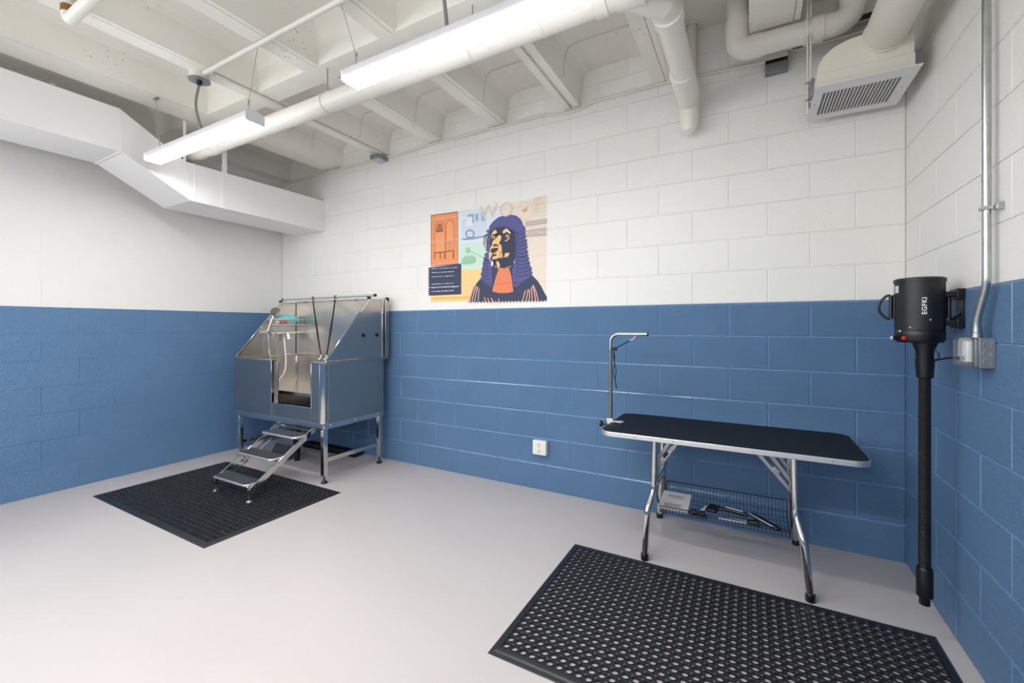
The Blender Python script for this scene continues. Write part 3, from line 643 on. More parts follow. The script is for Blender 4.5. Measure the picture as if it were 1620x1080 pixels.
# ---------------------------------------------------------------- steps
t = thing('metal_steps', 'folding stainless steel steps with three dark treads leading to the tub', 'steps', (-3.36, 2.0, 0))
SX0, SX1 = -3.600, -3.14
def tread(y, z):
    tr = MB().prism([(SX0+.012, y+.02), (SX0+.03, y), (SX1-.035, y), (SX1-.012, y+.025), (SX1-.012, y+.135), (SX0+.012, y+.135)], z-.016, z, 'xy').obj('tread', 'alu', t, bevel=.004)
    MB().prism([(SX0+.020, y+.024), (SX0+.034, y+.008), (SX1-.039, y+.008), (SX1-.020, y+.030), (SX1-.020, y+.127), (SX0+.020, y+.127)], z, z+.0035, 'xy').obj('tread_pad', 'tread', tr)
tread(1.770, .138); tread(1.955, .272); tread(2.145, .395)
for x in (SX0, SX1):
    MB().bar((x, 1.80, .090), (x, 2.325, .432), .012, .042, (0, 0, 1)).obj('side_rail', 'polish', t, bevel=.002)
    if x == SX0: MB().bar((x+.02, 1.88, .085), (x+.02, 2.33, .385), .006, .014, (0, 0, 1)).obj('link_bar', 'polish', t)
    for y, z in ((1.835, .112), (1.87, .136), (2.02, .235), (2.21, .36), (2.30, .415)):
        sg = 1 if x == SX1 else -1
        MB().lathe([(.005, x), (.005, x+sg*.009)], (0, y, z), 'x', 8).obj('bolt', 'chrome', t)
    lx = x-.012 if x == SX1 else x+.012
    lg = MB().box(lx-.015, lx+.015, 1.782, 1.815, .058, .122).obj('leg', 'polish', t, bevel=.002)
    MB().lathe([(.005, .02), (.005, .06)], (lx, 1.80, .012), n=8).lathe([(.023, .012), (.024, .016), (.016, .024), (.006, .030)], (lx, 1.80, 0), n=16).obj('foot', 'galv', lg)
MB().bar((SX0, 2.31, .42), (SX1, 2.31, .42), .02, .02).obj('top_bar', 'polish', t)
for y, z in ((1.84, .108), (2.03, .243), (2.22, .365)): MB().bar((SX0+.01, y, z), (SX1-.01, y, z), .016, .016).obj('cross_bar', 'polish', t)
for x in (SX0, SX1): MB().bar((x, 2.31, .40), (x, 2.335, .465), .03, .006, (1, 0, 0)).obj('hinge_plate', 'galv', t)

# ---------------------------------------------------------------- folding grooming table
t = thing('grooming_table', 'folding grooming table with black ribbed top and chrome legs by the back wall', 'table', (-.13, 2.64, 0))
TABLE = t
QX0, QX1, QY0, QY1, ZT = -.757, .480, 2.400, 2.985, .680
def rrect(x0, x1, y0, y1, R, n=8):
    p = []
    for cx, cy_, a0 in ((x1-R, y0+R, -pi/2), (x1-R, y1-R, 0), (x0+R, y1-R, pi/2), (x0+R, y0+R, pi)):
        p += [(cx+R*cos(a0+pi/2*k/n), cy_+R*sin(a0+pi/2*k/n)) for k in range(n+1)]
    return p
MB().prism(rrect(QX0, QX1, QY0, QY1, .075), ZT-.028, ZT-.001, 'xy').obj('edge_band', 'alu', t, bevel=.003)
MB().prism(rrect(QX0+.005, QX1-.005, QY0+.005, QY1-.005, .07), ZT-.006, ZT, 'xy').obj('table_top', 'table_top', t)
for x in (-.55, -.35, .02, .33): MB().lathe([(.004, QY0-.002), (.004, QY0+.002)], (x, 0, ZT-.012), 'y', 8).obj('rivet', 'galv', t)
for nm, pts in (('l', [(-.462, 2.500, ZT-.024), (-.468, 2.500, .36), (-.492, 2.438, .26), (-.500, 2.412, .0)]), ('l', [(-.485, 2.90, ZT-.024), (-.49, 2.90, .36), (-.51, 2.96, .26), (-.524, 2.995, 0)]),
                ('r', [(.192, 2.500, ZT-.024), (.198, 2.500, .36), (.226, 2.445, .26), (.249, 2.418, .0)]), ('r', [(.20, 2.90, ZT-.024), (.205, 2.90, .36), (.225, 2.97, .26), (.242, 3.01, 0)])):
    pth = bend(pts, .12, 5)
    up = [p for p in pth if p.z > .335]
    lg = MB().tube([(p.x, p.y, max(p.z, .018)) for p in pth], [.0155 if p.z > .31 else .0185 for p in pth], 16).obj('leg', 'polish', t)
    f = pts[-1]; MB().lathe([(.0195, .0), (.0205, .004), (.0205, .036), (.019, .038)], (f[0], f[1], 0), n=16).obj('foot_cap', 'black', lg)
    MB().box(pts[0][0]-.03, pts[0][0]+.03, pts[0][1]-.022, pts[0][1]+.022, ZT-.030, ZT-.024).obj('mount_plate', 'galv', t)
for x in (-.466, .196): MB().tube([(x, 2.50, .40), (x, 2.90, .40)], .010, 10).obj('cross_tube', 'polish', t)
for y in (2.56, 2.84):
    for sx, x0, x1 in ((1, -.475, -.335), (-1, .195, .015)):
        dz = .215
        MB().bar((x0, y, .44), (x1, y, ZT-.03), .006, .020).obj('brace', 'galv', t, bevel=.002)
        MB().bar((x0, y+.012, .480), (x0+(x1-x0)*.62, y+.012, ZT-.045), .006, .020).obj('brace', 'galv', t, bevel=.002)
        MB().bar((x0+(x1-x0)*.36, y-.004, .535), (x0+(x1-x0)*.5, y-.004, .562), .008, .018).obj('lock_catch', 'black_metal' if sx > 0 else 'galv', t)
# wire basket
bx0, bx1, by0, by1 = -.455, .185, 2.60, 2.86
k_ = MB()
k_.tube([(bx0, by0, .238), (bx1, by0, .238)], .0028, 6); k_.tube([(bx0, by1, .300), (bx1, by1, .300)], .0032, 6)
for x in (bx0, bx1): k_.tube([(x, by0, .238), (x, by0+.03, .192), (x, by1-.02, .205), (x, by1, .300)], .0028, 6)
bk = k_.obj('wire_basket', 'black_metal', t)
def bz(s): return
k_ = MB()
n = 36
for i in range(1, n):
    x = bx0+(bx1-bx0)*i/n; k_.tube([(x, by0, .238), (x, by0+.012, .200), (x, by1-.015, .205), (x, by1, .300)], .0014, 4)
for y, z in ((by0+.006, .22), (by0+.012, .200), (by0+.07, .201), (by0+.13, .203), (by0+.19, .204), (by1-.015, .205), (by1-.009, .237), (by1-.004, .268)):
    k_.tube([(bx0, y, z), (bx1, y, z)], .0014, 4)
k_.obj('mesh_wires', 'black_metal', bk, kind='stuff')
for x in (bx0-.012, bx1+.010):
    MB().tube([(x+.012*cos(a)*.6, 2.73+.10*cos(a), .285+.075*sin(a)) for a in [2*pi*j/24 for j in range(24)]], .0032, 6, closed=True).obj('hanging_loop', 'black', bk)
    MB().tube([(x, 2.66, .225), (x, 2.60, .30), (x, 2.52, .345)], .003, 6).tube([(x, 2.82, .245), (x, 2.88, .37)], .003, 6).obj('hanging_loop', 'black', bk)
# items in the basket
t = thing('booklet', 'white printed booklet at the left end of the wire basket', 'booklet', (-.39, 2.72, .22))
mx = Matrix.Translation((-.385, 2.715, .228)) @ Matrix.Rotation(radians(8), 4, 'X')
MB().box(-.080, .080, -.105, .100, 0, .012, mx).obj('cover', 'paper', t, bevel=.001)
tm = text_mesh('EGFKI', .032); tm.materials.clear(); tm.materials.append(M['dark'])
tm.transform(mx @ Matrix.Translation((.0, .045, .0125))); place(tm, 'title_print', t)
g = MB()
for r_ in range(5): g.box(-.055, .045-.01*(r_ % 2), -.045-r_*.008, -.041-r_*.008, .0122, .0126, mx)
g.box(-.02, .055, .022, .025, .0122, .0126, mx); g.obj('text_lines', 'grey_print', t, kind='stuff')
t = thing('slicker_brush', 'black slicker brush with wire pins beside the booklet', 'brush', (-.19, 2.71, .22))
mx = Matrix.Translation((-.175, 2.70, .218)) @ Matrix.Rotation(radians(-14), 4, 'Z')
MB().box(-.035, .025, -.045, .045, .012, .030, mx).obj('brush_head', 'black', t, bevel=.006)
MB().tube([mx @ Vector(p) for p in ((.02, 0, .024), (.07, .004, .034), (.15, .006, .034), (.175, .006, .03))], [.009, .012, .013, .009], 10).obj('handle', 'black', t)
MB().box(.06, .15, -.002, .004, .046, .050, mx).obj('handle_inlay', 'label', t)
g = MB()
for i in range(9): g.tube([mx @ Vector((-.035, -.038+i*.0095, .014)), mx @ Vector((-.062, -.042+i*.0095, .006))], .0012, 4)
g.obj('pins', 'label', t, kind='stuff')
t = thing('comb', 'long black comb lying towards the right end of the basket', 'comb', (.08, 2.70, .21))
mx = Matrix.Translation((.075, 2.69, .215)) @ Matrix.Rotation(radians(-48), 4, 'Z')
MB().box(-.095, .095, -.016, .016, .0, .016, mx).obj('comb_spine', 'black', t, bevel=.004)
MB().box(-.09, .09, -.018, -.014, .012, .018, mx).obj('metal_edge', 'label', t)
t = thing('nail_clipper', 'dark clipper with a pale handle lying at the middle of the basket', 'clipper', (-.07, 2.65, .21))
MB().tube([(-.15, 2.640, .214), (-.06, 2.648, .214), (-.01, 2.65, .216)], [.008, .010, .008], 10).obj('handle', 'label', t)
MB().tube([(-.01, 2.65, .218), (.03, 2.655, .222), (.05, 2.64, .216)], [.012, .018, .010], 10).obj('clipper_head', 'black', t)
t = thing('grooming_scissors', 'black coiled grooming tool between booklet and brush', 'tool', (-.26, 2.65, .21))
for dx in (-.022, .022):
    MB().tube([(-.262+dx+.02*cos(a), 2.650+.03*sin(a), .216+.004*sin(2*a)) for a in [2*pi*j/16 for j in range(16)]], .006, 6, closed=True).obj('finger_ring', 'black', t)
MB().tube([(-.262, 2.62, .214), (-.225, 2.615, .212), (-.20, 2.62, .212)], [.009, .008, .004], 8).obj('blade', 'black', t)

# grooming arm and leash
ax, ay = -.760, 2.66
t = MB().tube([(ax, ay, ZT-.02), (ax, ay, 1.125)], .0125, 14).obj('grooming_arm', 'pillar_grey', TABLE, label='bent grey metal grooming arm clamped to the left edge of the table')
MB().lathe([(.0135, 1.118), (.0135, 1.13)], (ax, ay, 0), n=14).obj('collar', 'chrome', t)
MB().tube(bend([(ax, ay, 1.12), (ax, ay, 1.228), (-.535, ay, 1.228)], .085, 10), .0105, 14).obj('bent_arm', 'galv', t)
MB().lathe([(.0115, -.537), (.0115, -.530)], (0, ay, 1.228), 'x', 12).obj('end_cap', 'black', t)
MB().box(ax-.02, ax+.02, ay-.02, ay+.02, ZT-.028, ZT+.022).prism([(ax, ay-.018), (ax+.075, ay-.022), (ax+.085, ay), (ax+.075, ay+.022), (ax, ay+.018)], ZT+.001, ZT+.008, 'xy').obj('clamp', 'alu', t, bevel=.003)
MB().box(ax+.015, ax+.05, ay-.015, ay+.015, ZT-.06, ZT-.052).box(ax-.015, ax-.003, ay-.015, ay+.015, ZT-.06, ZT-.028).obj('clamp_jaw', 'alu', t, bevel=.002)
MB().lathe([(.007, ax-.05), (.007, ax-.012)], (0, ay-.02, ZT-.015), 'x', 8).lathe([(.018, ax-.062), (.020, ax-.056), (.020, ax-.050), (.012, ax-.044)], (0, ay-.02, ZT-.015), 'x', 8).obj('clamp_knob', 'black', t)
t = thing('leash', 'thin black leash looped under the grooming arm', 'leash', (ax, ay-.02, 1.1))
MB().tube([(-.605, ay, 1.216), (-.622, ay-.004, 1.196), (-.64, ay-.004, 1.190)], .004, 6).obj('snap_hook', 'label', t)
MB().tube([(-.635, ay-.004, 1.190), (-.69, ay-.008, 1.160), (-.728, ay-.012, 1.140)], .0032, 6).obj('strap', 'lead', t)
MB().box(-.742, -.715, ay-.022, ay-.006, 1.124, 1.148).tube([(-.752, ay-.014, 1.135), (-.738, ay-.014, 1.138)], .005, 6).obj('buckle', 'black', t, bevel=.002)
MB().tube([(-.735, ay-.014, 1.126), (-.728, ay-.016, 1.085), (-.731, ay-.016, 1.05), (-.736, ay-.016, 1.085)], .0032, 6, closed=True).tube([(-.731, ay-.016, 1.05), (-.72, ay-.018, 1.005), (-.727, ay-.018, .945), (-.720, ay-.018, .905), (-.717, ay-.018, .893)], [.003, .003, .003, .004, .005], 6).tube([(-.731, ay-.016, 1.05), (-.738, ay-.018, 1.0), (-.727, ay-.018, .945)], .0025, 6).obj('hanging_loop', 'lead', t)

# ---------------------------------------------------------------- wall dryer
t = thing('pet_dryer', 'black cylindrical pet dryer with a long hose on the right wall', 'dryer', (.57, 2.2, 1.2))
cx, cy_ = .572, 2.2; R = .0725
MB().lathe([(R, 1.262), (R, 1.452)], (cx, cy_, 0), n=48, cap=False).lathe([(R+.003, 1.444), (R+.003, 1.456), (R-.005, 1.460), (R-.010, 1.452)], (cx, cy_, 0), n=48, cap=False).lathe([(.001, 1.450), (R-.01, 1.452)], (cx, cy_, 0), n=48).obj('housing', 'black_metal', t)
gr = MB()
for rr in (.02, .035, .05, .062): gr.tube([(cx+rr*cos(a), cy_+rr*sin(a), 1.459) for a in [2*pi*j/32 for j in range(32)]], .002, 5, closed=True)
gr.obj('top_grille', 'black', t)
MB().lathe([(R-.002, 1.262), (R+.001, 1.256), (R+.001, 1.225), (R-.006, 1.215), (.035, 1.213)], (cx, cy_, 0), n=48).obj('lower_ring', 'black', t)
hx, hy = .586, 2.195
MB().lathe([(.038, 1.214), (.027, 1.182), (.0262, 1.150), (.0235, 1.100), (.0225, 1.085)], (hx, hy, 0), n=24).obj('funnel', 'black', t)
MB().lathe([(.024, 1.151), (.0285, 1.150), (.0248, 1.082), (.022, 1.080)], (hx, hy, 0), n=24).obj('hose_cuff', 'black', t)
pr = []; z = 1.085
while z > .325: pr += [(.0192, z), (.0174, z-.003), (.0174, z-.0045)]; z -= .0065
MB().lathe(pr, (hx, hy, 0), n=20).obj('ribbed_hose', 'black_metal', t)
MB().lathe([(.021, .36), (.0245, .352), (.0250, .250), (.022, .247)], (hx, hy, 0), n=24).obj('nozzle_cuff', 'black', t)
MB().lathe([(.0165, .25), (.0172, .218), (.015, .216)], (hx, hy, 0), n=8).obj('nozzle', 'black', t)
# handles
def dir_at(ang): return Vector((cos(ang), sin(ang), 0))
fa = math.atan2(-cy_, -cx)     # towards the room
for da, nm in ((-1.50, 'handle'), (1.78, 'handle')):
    d = dir_at(fa+da); o_ = Vector((cx, cy_, 0))+d*(R)
    ha = MB(); pth = []
    for k in range(17):
        a = -pi/2+pi*k/16; rr = .050
        pth.append(o_+d*(cos(a)*.036+.010)+Vector((0, 0, 1.352+.045*sin(a)+.002*sin(6*a))))
    ha.tube(pth, .0052, 8); ha.tube([pth[0], pth[-1]], .0062, 8)
    ha.obj('handle', 'black', t)
    MB().tube([o_-d*.004+Vector((0, 0, 1.305)), o_-d*.004+Vector((0, 0, 1.40))], .010, 8).obj('handle_plate', 'black', t)
# controls
def on_cyl(da, z, r=R): d = dir_at(fa+da); return Vector((cx, cy_, z))+d*r
p = on_cyl(-.55, 1.232); d = dir_at(fa-.55); MB().tube([p, p+d*.012], .0068, 14).obj('power_switch', 'red', t)
p = on_cyl(-1.05, 1.232); d = dir_at(fa-1.05); MB().tube([p, p+d*.016], .007, 12).obj('speed_knob', 'black', t)
MB().tube([p+d*.016, p+d*.019], .0072, 12).obj('knob_rim', 'label', t)
g = MB()
for da, z in ((-.35, 1.272), (.42, 1.300)):
    p = on_cyl(da, z); d = dir_at(fa+da); g.tube([p, p+d*.0015], .0028, 8)
p = on_cyl(-.80, 1.258); g.tube([p, p+dir_at(fa-.80)*.004], .004, 6)
g.obj('screws', 'label', t)
lb = MB(); 
for i in range(5):
    a0 = -1.22+i*.06; a1 = a0+.06
    q = [on_cyl(a0, 1.405, R+.0006), on_cyl(a1, 1.405, R+.0006), on_cyl(a1, 1.432, R+.0006), on_cyl(a0, 1.432, R+.0006)]
    lb.add(q, [(0, 1, 2, 3)])
lb.obj('rating_label', 'label', t)
tm = text_mesh('EGFKI', .0245, .0004, .00045)
bm = bmesh.new(); bm.from_mesh(tm); bmesh.ops.triangulate(bm, faces=bm.faces); bm.to_mesh(tm); bm.free()
for v in tm.vertices:
    u, vv, hh = v.co
    # letters read from bottom to top: text x runs up, text y runs towards the left
    da = .20-vv*.8/R
    q = on_cyl(da, 1.352+u*.92, R+.0005+max(hh, 0)); v.co = q
tm.materials.clear(); tm.materials.append(M['print_white'])
place(tm, 'lettering', t)
# the dryer is 7 % larger than drawn above; resize about the body centre and hang it at its real place by the wall
k = 1.0727; S0 = Vector((.572, 2.2, 1.35)); S1 = Vector((.6136, 2.36, 1.3554))
for o in t.children: o.data.transform(Matrix.Translation(S1) @ Matrix.Scale(k, 4) @ Matrix.Translation(-S0))
t.location = (.6136, 2.36, 1.3554)
for o in t.children: o.matrix_parent_inverse = t.matrix_basis.inverted()
for z in (1.405, 1.290):
    MB().box(.665, .722, 2.335, 2.385, z-.012, z+.010).obj('wall_bracket', 'black_metal', t, bevel=.002)
    MB().box(.715, RX, 2.325, 2.395, z-.022, z+.020).obj('wall_bracket', 'black', t, bevel=.003)
MB().box(RX-.008, RX, 2.33, 2.39, 1.27, 1.425).obj('bracket_plate', 'black_metal', t, bevel=.002)
MB().tube(bend([(.640, 2.35, 1.205), (.664, 2.33, 1.166), (.664, 2.33, 1.147), (.646, 2.33, 1.137), (.668, 2.29, 1.150), (.671, 2.22, 1.158), (.676, 2.155, 1.160)], .014, 5), .0036, 8).obj('power_cord', 'black', t)
MB().tube([(.674, 2.185, 1.160), (.680, 2.145, 1.160)], [.005, .008], 10).obj('plug', 'black', t)

# ---------------------------------------------------------------- printed mural on the back wall
t = thing('wall_mural', 'large stamp-style print of a dog in a purple judge wig on the back wall', 'mural', (-1.97, BY, 1.9))
PC = dict(peach=(236, 221, 204), pale=(234, 234, 230), skyblue=(219, 229, 235), mint=(205, 229, 211), yellow=(246, 208, 140), ochre=(232, 184, 100), rust=(150, 82, 50), orange=(238, 150, 96), orange2=(242, 160, 104), dorange=(210, 120, 76),
          navy=(52, 60, 88), face=(44, 48, 76), whitish=(238, 235, 228), lblue=(208, 220, 232), paleblue=(226, 232, 238), dblue=(150, 168, 200), dblue2=(172, 188, 212), green=(160, 205, 175), dgreen=(118, 168, 140), beige=(222, 205, 178), tan2=(215, 178, 128), greybeige=(190, 180, 172),
          pinktan=(226, 176, 148), purple=(86, 86, 144), orange3=(232, 132, 92), tan=(244, 194, 122))
PM = {k: mat('print_'+k, srgb(*v), .6, bump=[(110, .001, .3, 'n')]) for k, v in PC.items()}
ART = [["stamp_background","peach",[-1920,2260,-1908,2249,-1897,2262,-1886,2250,-1875,2263,-1863,2252,-1852,2265,-1841,2253,-1830,2266,-1819,2255,-1808,2268,-1797,2257,-1786,2270,-1775,2258,-1764,2271,-1753,2260,-1742,2273,-1731,2262,-1720,2274,-1710,2263,-1699,2276,-1688,2265,-1678,2277,-1667,2266,-1656,2279,-1646,2268,-1635,2280,-1625,2269,-1614,2282,-1604,2271,-1593,2283,-1583,2272,-1573,2285,-1562,2274,-1552,2286,-1542,2275,-1531,2288,-1521,2277,-1511,2289,-1501,2278,-1491,2291,-1481,2280,-1471,2292,-1461,2281,-1451,2294,-1441,2283,-1431,2295,-1421,2284,-1411,2296,-1401,2286,-1391,2298,-1381,2287,-1372,2299,-1380,2284,-1372,2267,-1380,2253,-1372,2235,-1380,2221,-1372,2203,-1380,2189,-1372,2171,-1381,2157,-1372,2140,-1381,2125,-1372,2108,-1381,2093,-1373,2076,-1381,2061,-1373,2044,-1381,2029,-1373,2012,-1381,1997,-1373,1980,-1382,1965,-1373,1948,-1382,1933,-1373,1916,-1382,1901,-1374,1884,-1382,1869,-1374,1852,-1382,1837,-1374,1820,-1382,1805,-1374,1788,-1383,1773,-1374,1756,-1383,1741,-1374,1724,-1383,1709,-1375,1692,-1383,1677,-1375,1660,-1383,1645,-1375,1628,-1383,1613,-1375,1596,-1383,1581,-1375,1564,-1384,1549,-1375,1533,-1384,1517,-1376,1501,-1384,1485,-1376,1469,-1920,1458]],
["stamp_background","pale",[-2537,2297,-2523,2284,-2509,2297,-2495,2284,-2482,2297,-2468,2284,-2454,2297,-2441,2284,-2427,2297,-2414,2284,-2400,2297,-2387,2284,-2373,2297,-2360,2284,-2347,2297,-2333,2284,-2320,2297,-2307,2284,-2294,2297,-2281,2284,-2268,2297,-2255,2284,-2242,2296,-2229,2284,-2216,2296,-2203,2284,-2190,2296,-2178,2284,-2165,2296,-2152,2284,-2140,2296,-2127,2284,-2115,2296,-2102,2284,-2090,2296,-2077,2284,-2065,2296,-2053,2284,-2040,2296,-2028,2284,-2016,2296,-2004,2284,-1992,2296,-1980,2284,-1968,2296,-1956,2284,-1944,2296,-1932,2284,-1920,2260,-1920,1484,-2516,1495,-2516,1833,-2537,1835]],
["stamp_background","skyblue",[-2212,2276,-1777,2266,-1777,1974,-2212,1989]],
["stamp_background","mint",[-2212,1989,-1872,1983,-1896,1750,-2212,1757]],
["stamp_background","yellow",[-2516,1776,-1824,1753,-1824,1491,-2516,1495]],
["stamp_background","ochre",[-2516,1534,-1824,1530,-1824,1516,-2516,1518]],
["mailbox_picture","rust",[-2518,2280,-2217,2275,-2215,1816,-2518,1816]],
["mailbox_picture","orange",[-2511,2273,-2224,2267,-2221,1822,-2511,1821]],
["mailbox_picture","dorange",[-2480,2124,-2473,2178,-2446,2208,-2411,2215,-2373,2197,-2349,2159,-2351,1876,-2368,1876,-2370,1932,-2478,1936]],
["mailbox_picture","orange2",[-2471,2123,-2462,2172,-2439,2198,-2411,2203,-2381,2187,-2362,2155,-2364,1941,-2471,1944]],
["mailbox_picture","rust",[-2461,2116,-2458,2160,-2436,2188,-2411,2192,-2386,2174,-2378,2140,-2378,2119]],
["mailbox_picture","orange2",[-2459,2171,-2459,2167,-2381,2169,-2381,2165],1],
["mailbox_picture","orange2",[-2459,2156,-2459,2152,-2381,2154,-2381,2150],1],
["mailbox_picture","orange2",[-2459,2140,-2459,2136,-2381,2138,-2381,2134],1],
["mailbox_picture","dorange",[-2351,2170,-2335,2206,-2305,2217,-2276,2205,-2258,2170,-2256,1880,-2273,1876,-2276,1937,-2351,1935]],
["mailbox_picture","orange2",[-2343,2164,-2329,2196,-2305,2205,-2281,2194,-2266,2166,-2265,1945,-2343,1943]],
["mailbox_picture","rust",[-2467,1941,-2479,1941,-2467,1884,-2479,1884],1],
["mailbox_picture","rust",[-2405,1936,-2417,1936,-2405,1879,-2417,1879],1],
["mailbox_picture","rust",[-2357,1932,-2369,1932,-2357,1875,-2369,1875],1],
["mailbox_picture","rust",[-2262,1924,-2274,1924,-2262,1868,-2274,1868],1],
["mailbox_picture","rust",[-2480,1937,-2480,1929,-2351,1939,-2351,1931,-2260,1942,-2260,1934],1],
["mailbox_picture","dorange",[-2346,2170,-2352,2170,-2344,1865,-2350,1865],1],
["mailbox_picture","rust",[-2335,2028,-2335,2026,-2276,2027,-2276,2025],1],
["mailbox_picture","rust",[-2335,2018,-2335,2016,-2276,2017,-2276,2015],1],
["mailbox_picture","rust",[-2335,2009,-2335,2007,-2276,2007,-2276,2005],1],
["mailbox_picture","rust",[-2335,1999,-2335,1997,-2276,1998,-2276,1996],1],
["mailbox_picture","rust",[-2335,1989,-2335,1987,-2276,1988,-2276,1986],1],
["mailbox_picture","rust",[-2335,1979,-2335,1977,-2276,1978,-2276,1976],1],
["mailbox_picture","rust",[-2335,1970,-2335,1968,-2276,1969,-2276,1967],1],
["mailbox_picture","rust",[-2335,1960,-2335,1958,-2276,1959,-2276,1957],1],
["mailbox_picture","rust",[-2335,1950,-2335,1948,-2276,1949,-2276,1947],1],
["text_panel","navy",[-2182,1819,-2182,1553,-2548,1553,-2554,1553,-2533,1562,-2554,1573,-2533,1583,-2554,1594,-2533,1603,-2554,1614,-2533,1624,-2554,1635,-2533,1644,-2554,1655,-2533,1664,-2554,1676,-2533,1685,-2554,1696,-2533,1705,-2554,1717,-2533,1726,-2554,1737,-2533,1746,-2554,1758,-2533,1767,-2554,1778,-2533,1787,-2554,1799,-2533,1808]],
["text_panel","whitish",[-2509,1798,-2509,1792,-2492,1798,-2492,1792],1],
["text_panel","whitish",[-2482,1797,-2482,1793,-2457,1796,-2457,1792],1],
["text_panel","whitish",[-2447,1796,-2447,1792,-2436,1795,-2436,1791],1],
["text_panel","whitish",[-2426,1795,-2426,1791,-2393,1794,-2393,1790],1],
["text_panel","whitish",[-2383,1794,-2383,1790,-2351,1793,-2351,1789],1],
["text_panel","whitish",[-2341,1794,-2341,1788,-2325,1794,-2325,1788],1],
["text_panel","whitish",[-2316,1792,-2316,1788,-2305,1792,-2305,1788],1],
["text_panel","whitish",[-2296,1792,-2296,1788,-2285,1792,-2285,1788],1],
["text_panel","whitish",[-2276,1792,-2276,1786,-2265,1792,-2265,1786],1],
["text_panel","whitish",[-2256,1791,-2256,1787,-2224,1790,-2224,1786],1],
["text_panel","whitish",[-2509,1762,-2509,1758,-2466,1761,-2466,1757],1],
["text_panel","whitish",[-2457,1761,-2457,1757,-2432,1760,-2432,1756],1],
["text_panel","whitish",[-2422,1760,-2422,1756,-2411,1760,-2411,1756],1],
["text_panel","whitish",[-2401,1760,-2401,1754,-2385,1760,-2385,1754],1],
["text_panel","whitish",[-2375,1759,-2375,1755,-2335,1758,-2335,1754],1],
["text_panel","whitish",[-2325,1758,-2325,1754,-2285,1757,-2285,1753],1],
["text_panel","whitish",[-2276,1758,-2276,1752,-2262,1758,-2262,1752],1],
["text_panel","whitish",[-2509,1724,-2509,1720,-2483,1724,-2483,1720],1],
["text_panel","whitish",[-2473,1724,-2473,1718,-2457,1724,-2457,1718],1],
["text_panel","whitish",[-2447,1724,-2447,1718,-2436,1724,-2436,1718],1],
["text_panel","whitish",[-2426,1723,-2426,1719,-2401,1722,-2401,1718],1],
["text_panel","whitish",[-2392,1722,-2392,1718,-2375,1722,-2375,1718],1],
["text_panel","whitish",[-2366,1722,-2366,1718,-2355,1722,-2355,1718],1],
["text_panel","whitish",[-2345,1722,-2345,1716,-2321,1722,-2321,1716],1],
["text_panel","whitish",[-2312,1721,-2312,1717,-2288,1720,-2288,1716],1],
["text_panel","whitish",[-2278,1720,-2278,1716,-2262,1720,-2262,1716],1],
["text_panel","whitish",[-2509,1658,-2509,1652,-2492,1658,-2492,1652],1],
["text_panel","whitish",[-2482,1658,-2482,1652,-2457,1658,-2457,1652],1],
["text_panel","whitish",[-2447,1658,-2447,1652,-2422,1658,-2422,1652],1],
["text_panel","whitish",[-2412,1657,-2412,1653,-2388,1656,-2388,1652],1],
["text_panel","whitish",[-2378,1656,-2378,1652,-2367,1656,-2367,1652],1],
["text_panel","whitish",[-2358,1656,-2358,1652,-2317,1656,-2317,1652],1],
["text_panel","whitish",[-2308,1656,-2308,1652,-2284,1656,-2284,1652],1],
["text_panel","whitish",[-2274,1656,-2274,1652,-2262,1656,-2262,1652],1],
["text_panel","whitish",[-2509,1624,-2509,1620,-2466,1624,-2466,1620],1],
["text_panel","whitish",[-2457,1624,-2457,1620,-2440,1624,-2440,1620],1],
["text_panel","whitish",[-2430,1624,-2430,1620,-2414,1624,-2414,1620],1],
["text_panel","whitish",[-2404,1624,-2404,1620,-2388,1624,-2388,1620],1],
["text_panel","whitish",[-2378,1624,-2378,1620,-2345,1624,-2345,1620],1],
["text_panel","whitish",[-2336,1624,-2336,1620,-2312,1623,-2312,1619],1],
["text_panel","whitish",[-2302,1624,-2302,1618,-2292,1624,-2292,1618],1],
["text_panel","whitish",[-2282,1624,-2282,1618,-2242,1624,-2242,1618],1],
["text_panel","whitish",[-2233,1624,-2233,1618,-2216,1624,-2216,1618],1],
["text_panel","whitish",[-2509,1592,-2509,1586,-2497,1592,-2497,1586],1],
["text_panel","whitish",[-2487,1592,-2487,1586,-2462,1592,-2462,1586],1],
["text_panel","whitish",[-2452,1592,-2452,1586,-2411,1592,-2411,1586],1],
["text_panel","whitish",[-2401,1592,-2401,1586,-2377,1592,-2377,1586],1],
["text_panel","whitish",[-2367,1592,-2367,1586,-2326,1592,-2326,1586],1],
["text_panel","whitish",[-2317,1592,-2317,1586,-2301,1592,-2301,1586],1],
["text_panel","whitish",[-2292,1592,-2292,1586,-2262,1592,-2262,1586],1],
["truck_picture","lblue",[-2177,2193,-2132,2198,-2106,2237,-1932,2238,-1930,2040,-2094,2036,-2170,2043]],
["truck_picture","paleblue",[-2125,2176,-2106,2225,-2062,2223,-2062,2132,-2145,2134]],
["truck_picture","dblue",[-2122,2220,-2111,2232,-2053,2231,-2051,2157,-2068,2157,-2068,2211,-2106,2214]],
["truck_picture","dblue",[-2036,2222,-2006,2225,-2006,2167,-2036,2166]],
["truck_picture","dblue",[-1976,2225,-1939,2227,-1939,2163,-1976,2163]],
["truck_picture","dblue2",[-2042,2229,-2044,2229,-2042,2046,-2044,2046],1],
["truck_picture","dblue2",[-1992,2223,-1994,2223,-1992,2041,-1994,2041],1],
["truck_picture","dblue2",[-1929,2215,-1931,2215,-1929,2035,-1931,2035],1],
["truck_picture","dblue2",[-2177,2130,-2177,2128,-2043,2124,-2043,2122],1],
["truck_picture","dblue2",[-2157,2191,-2159,2191,-2169,2128,-2171,2128,-2177,2044,-2179,2044],1],
["truck_picture","dblue",[-2177,2035,-2068,2033,-1920,2041,-1914,2026,-2068,2014,-2164,2019]],
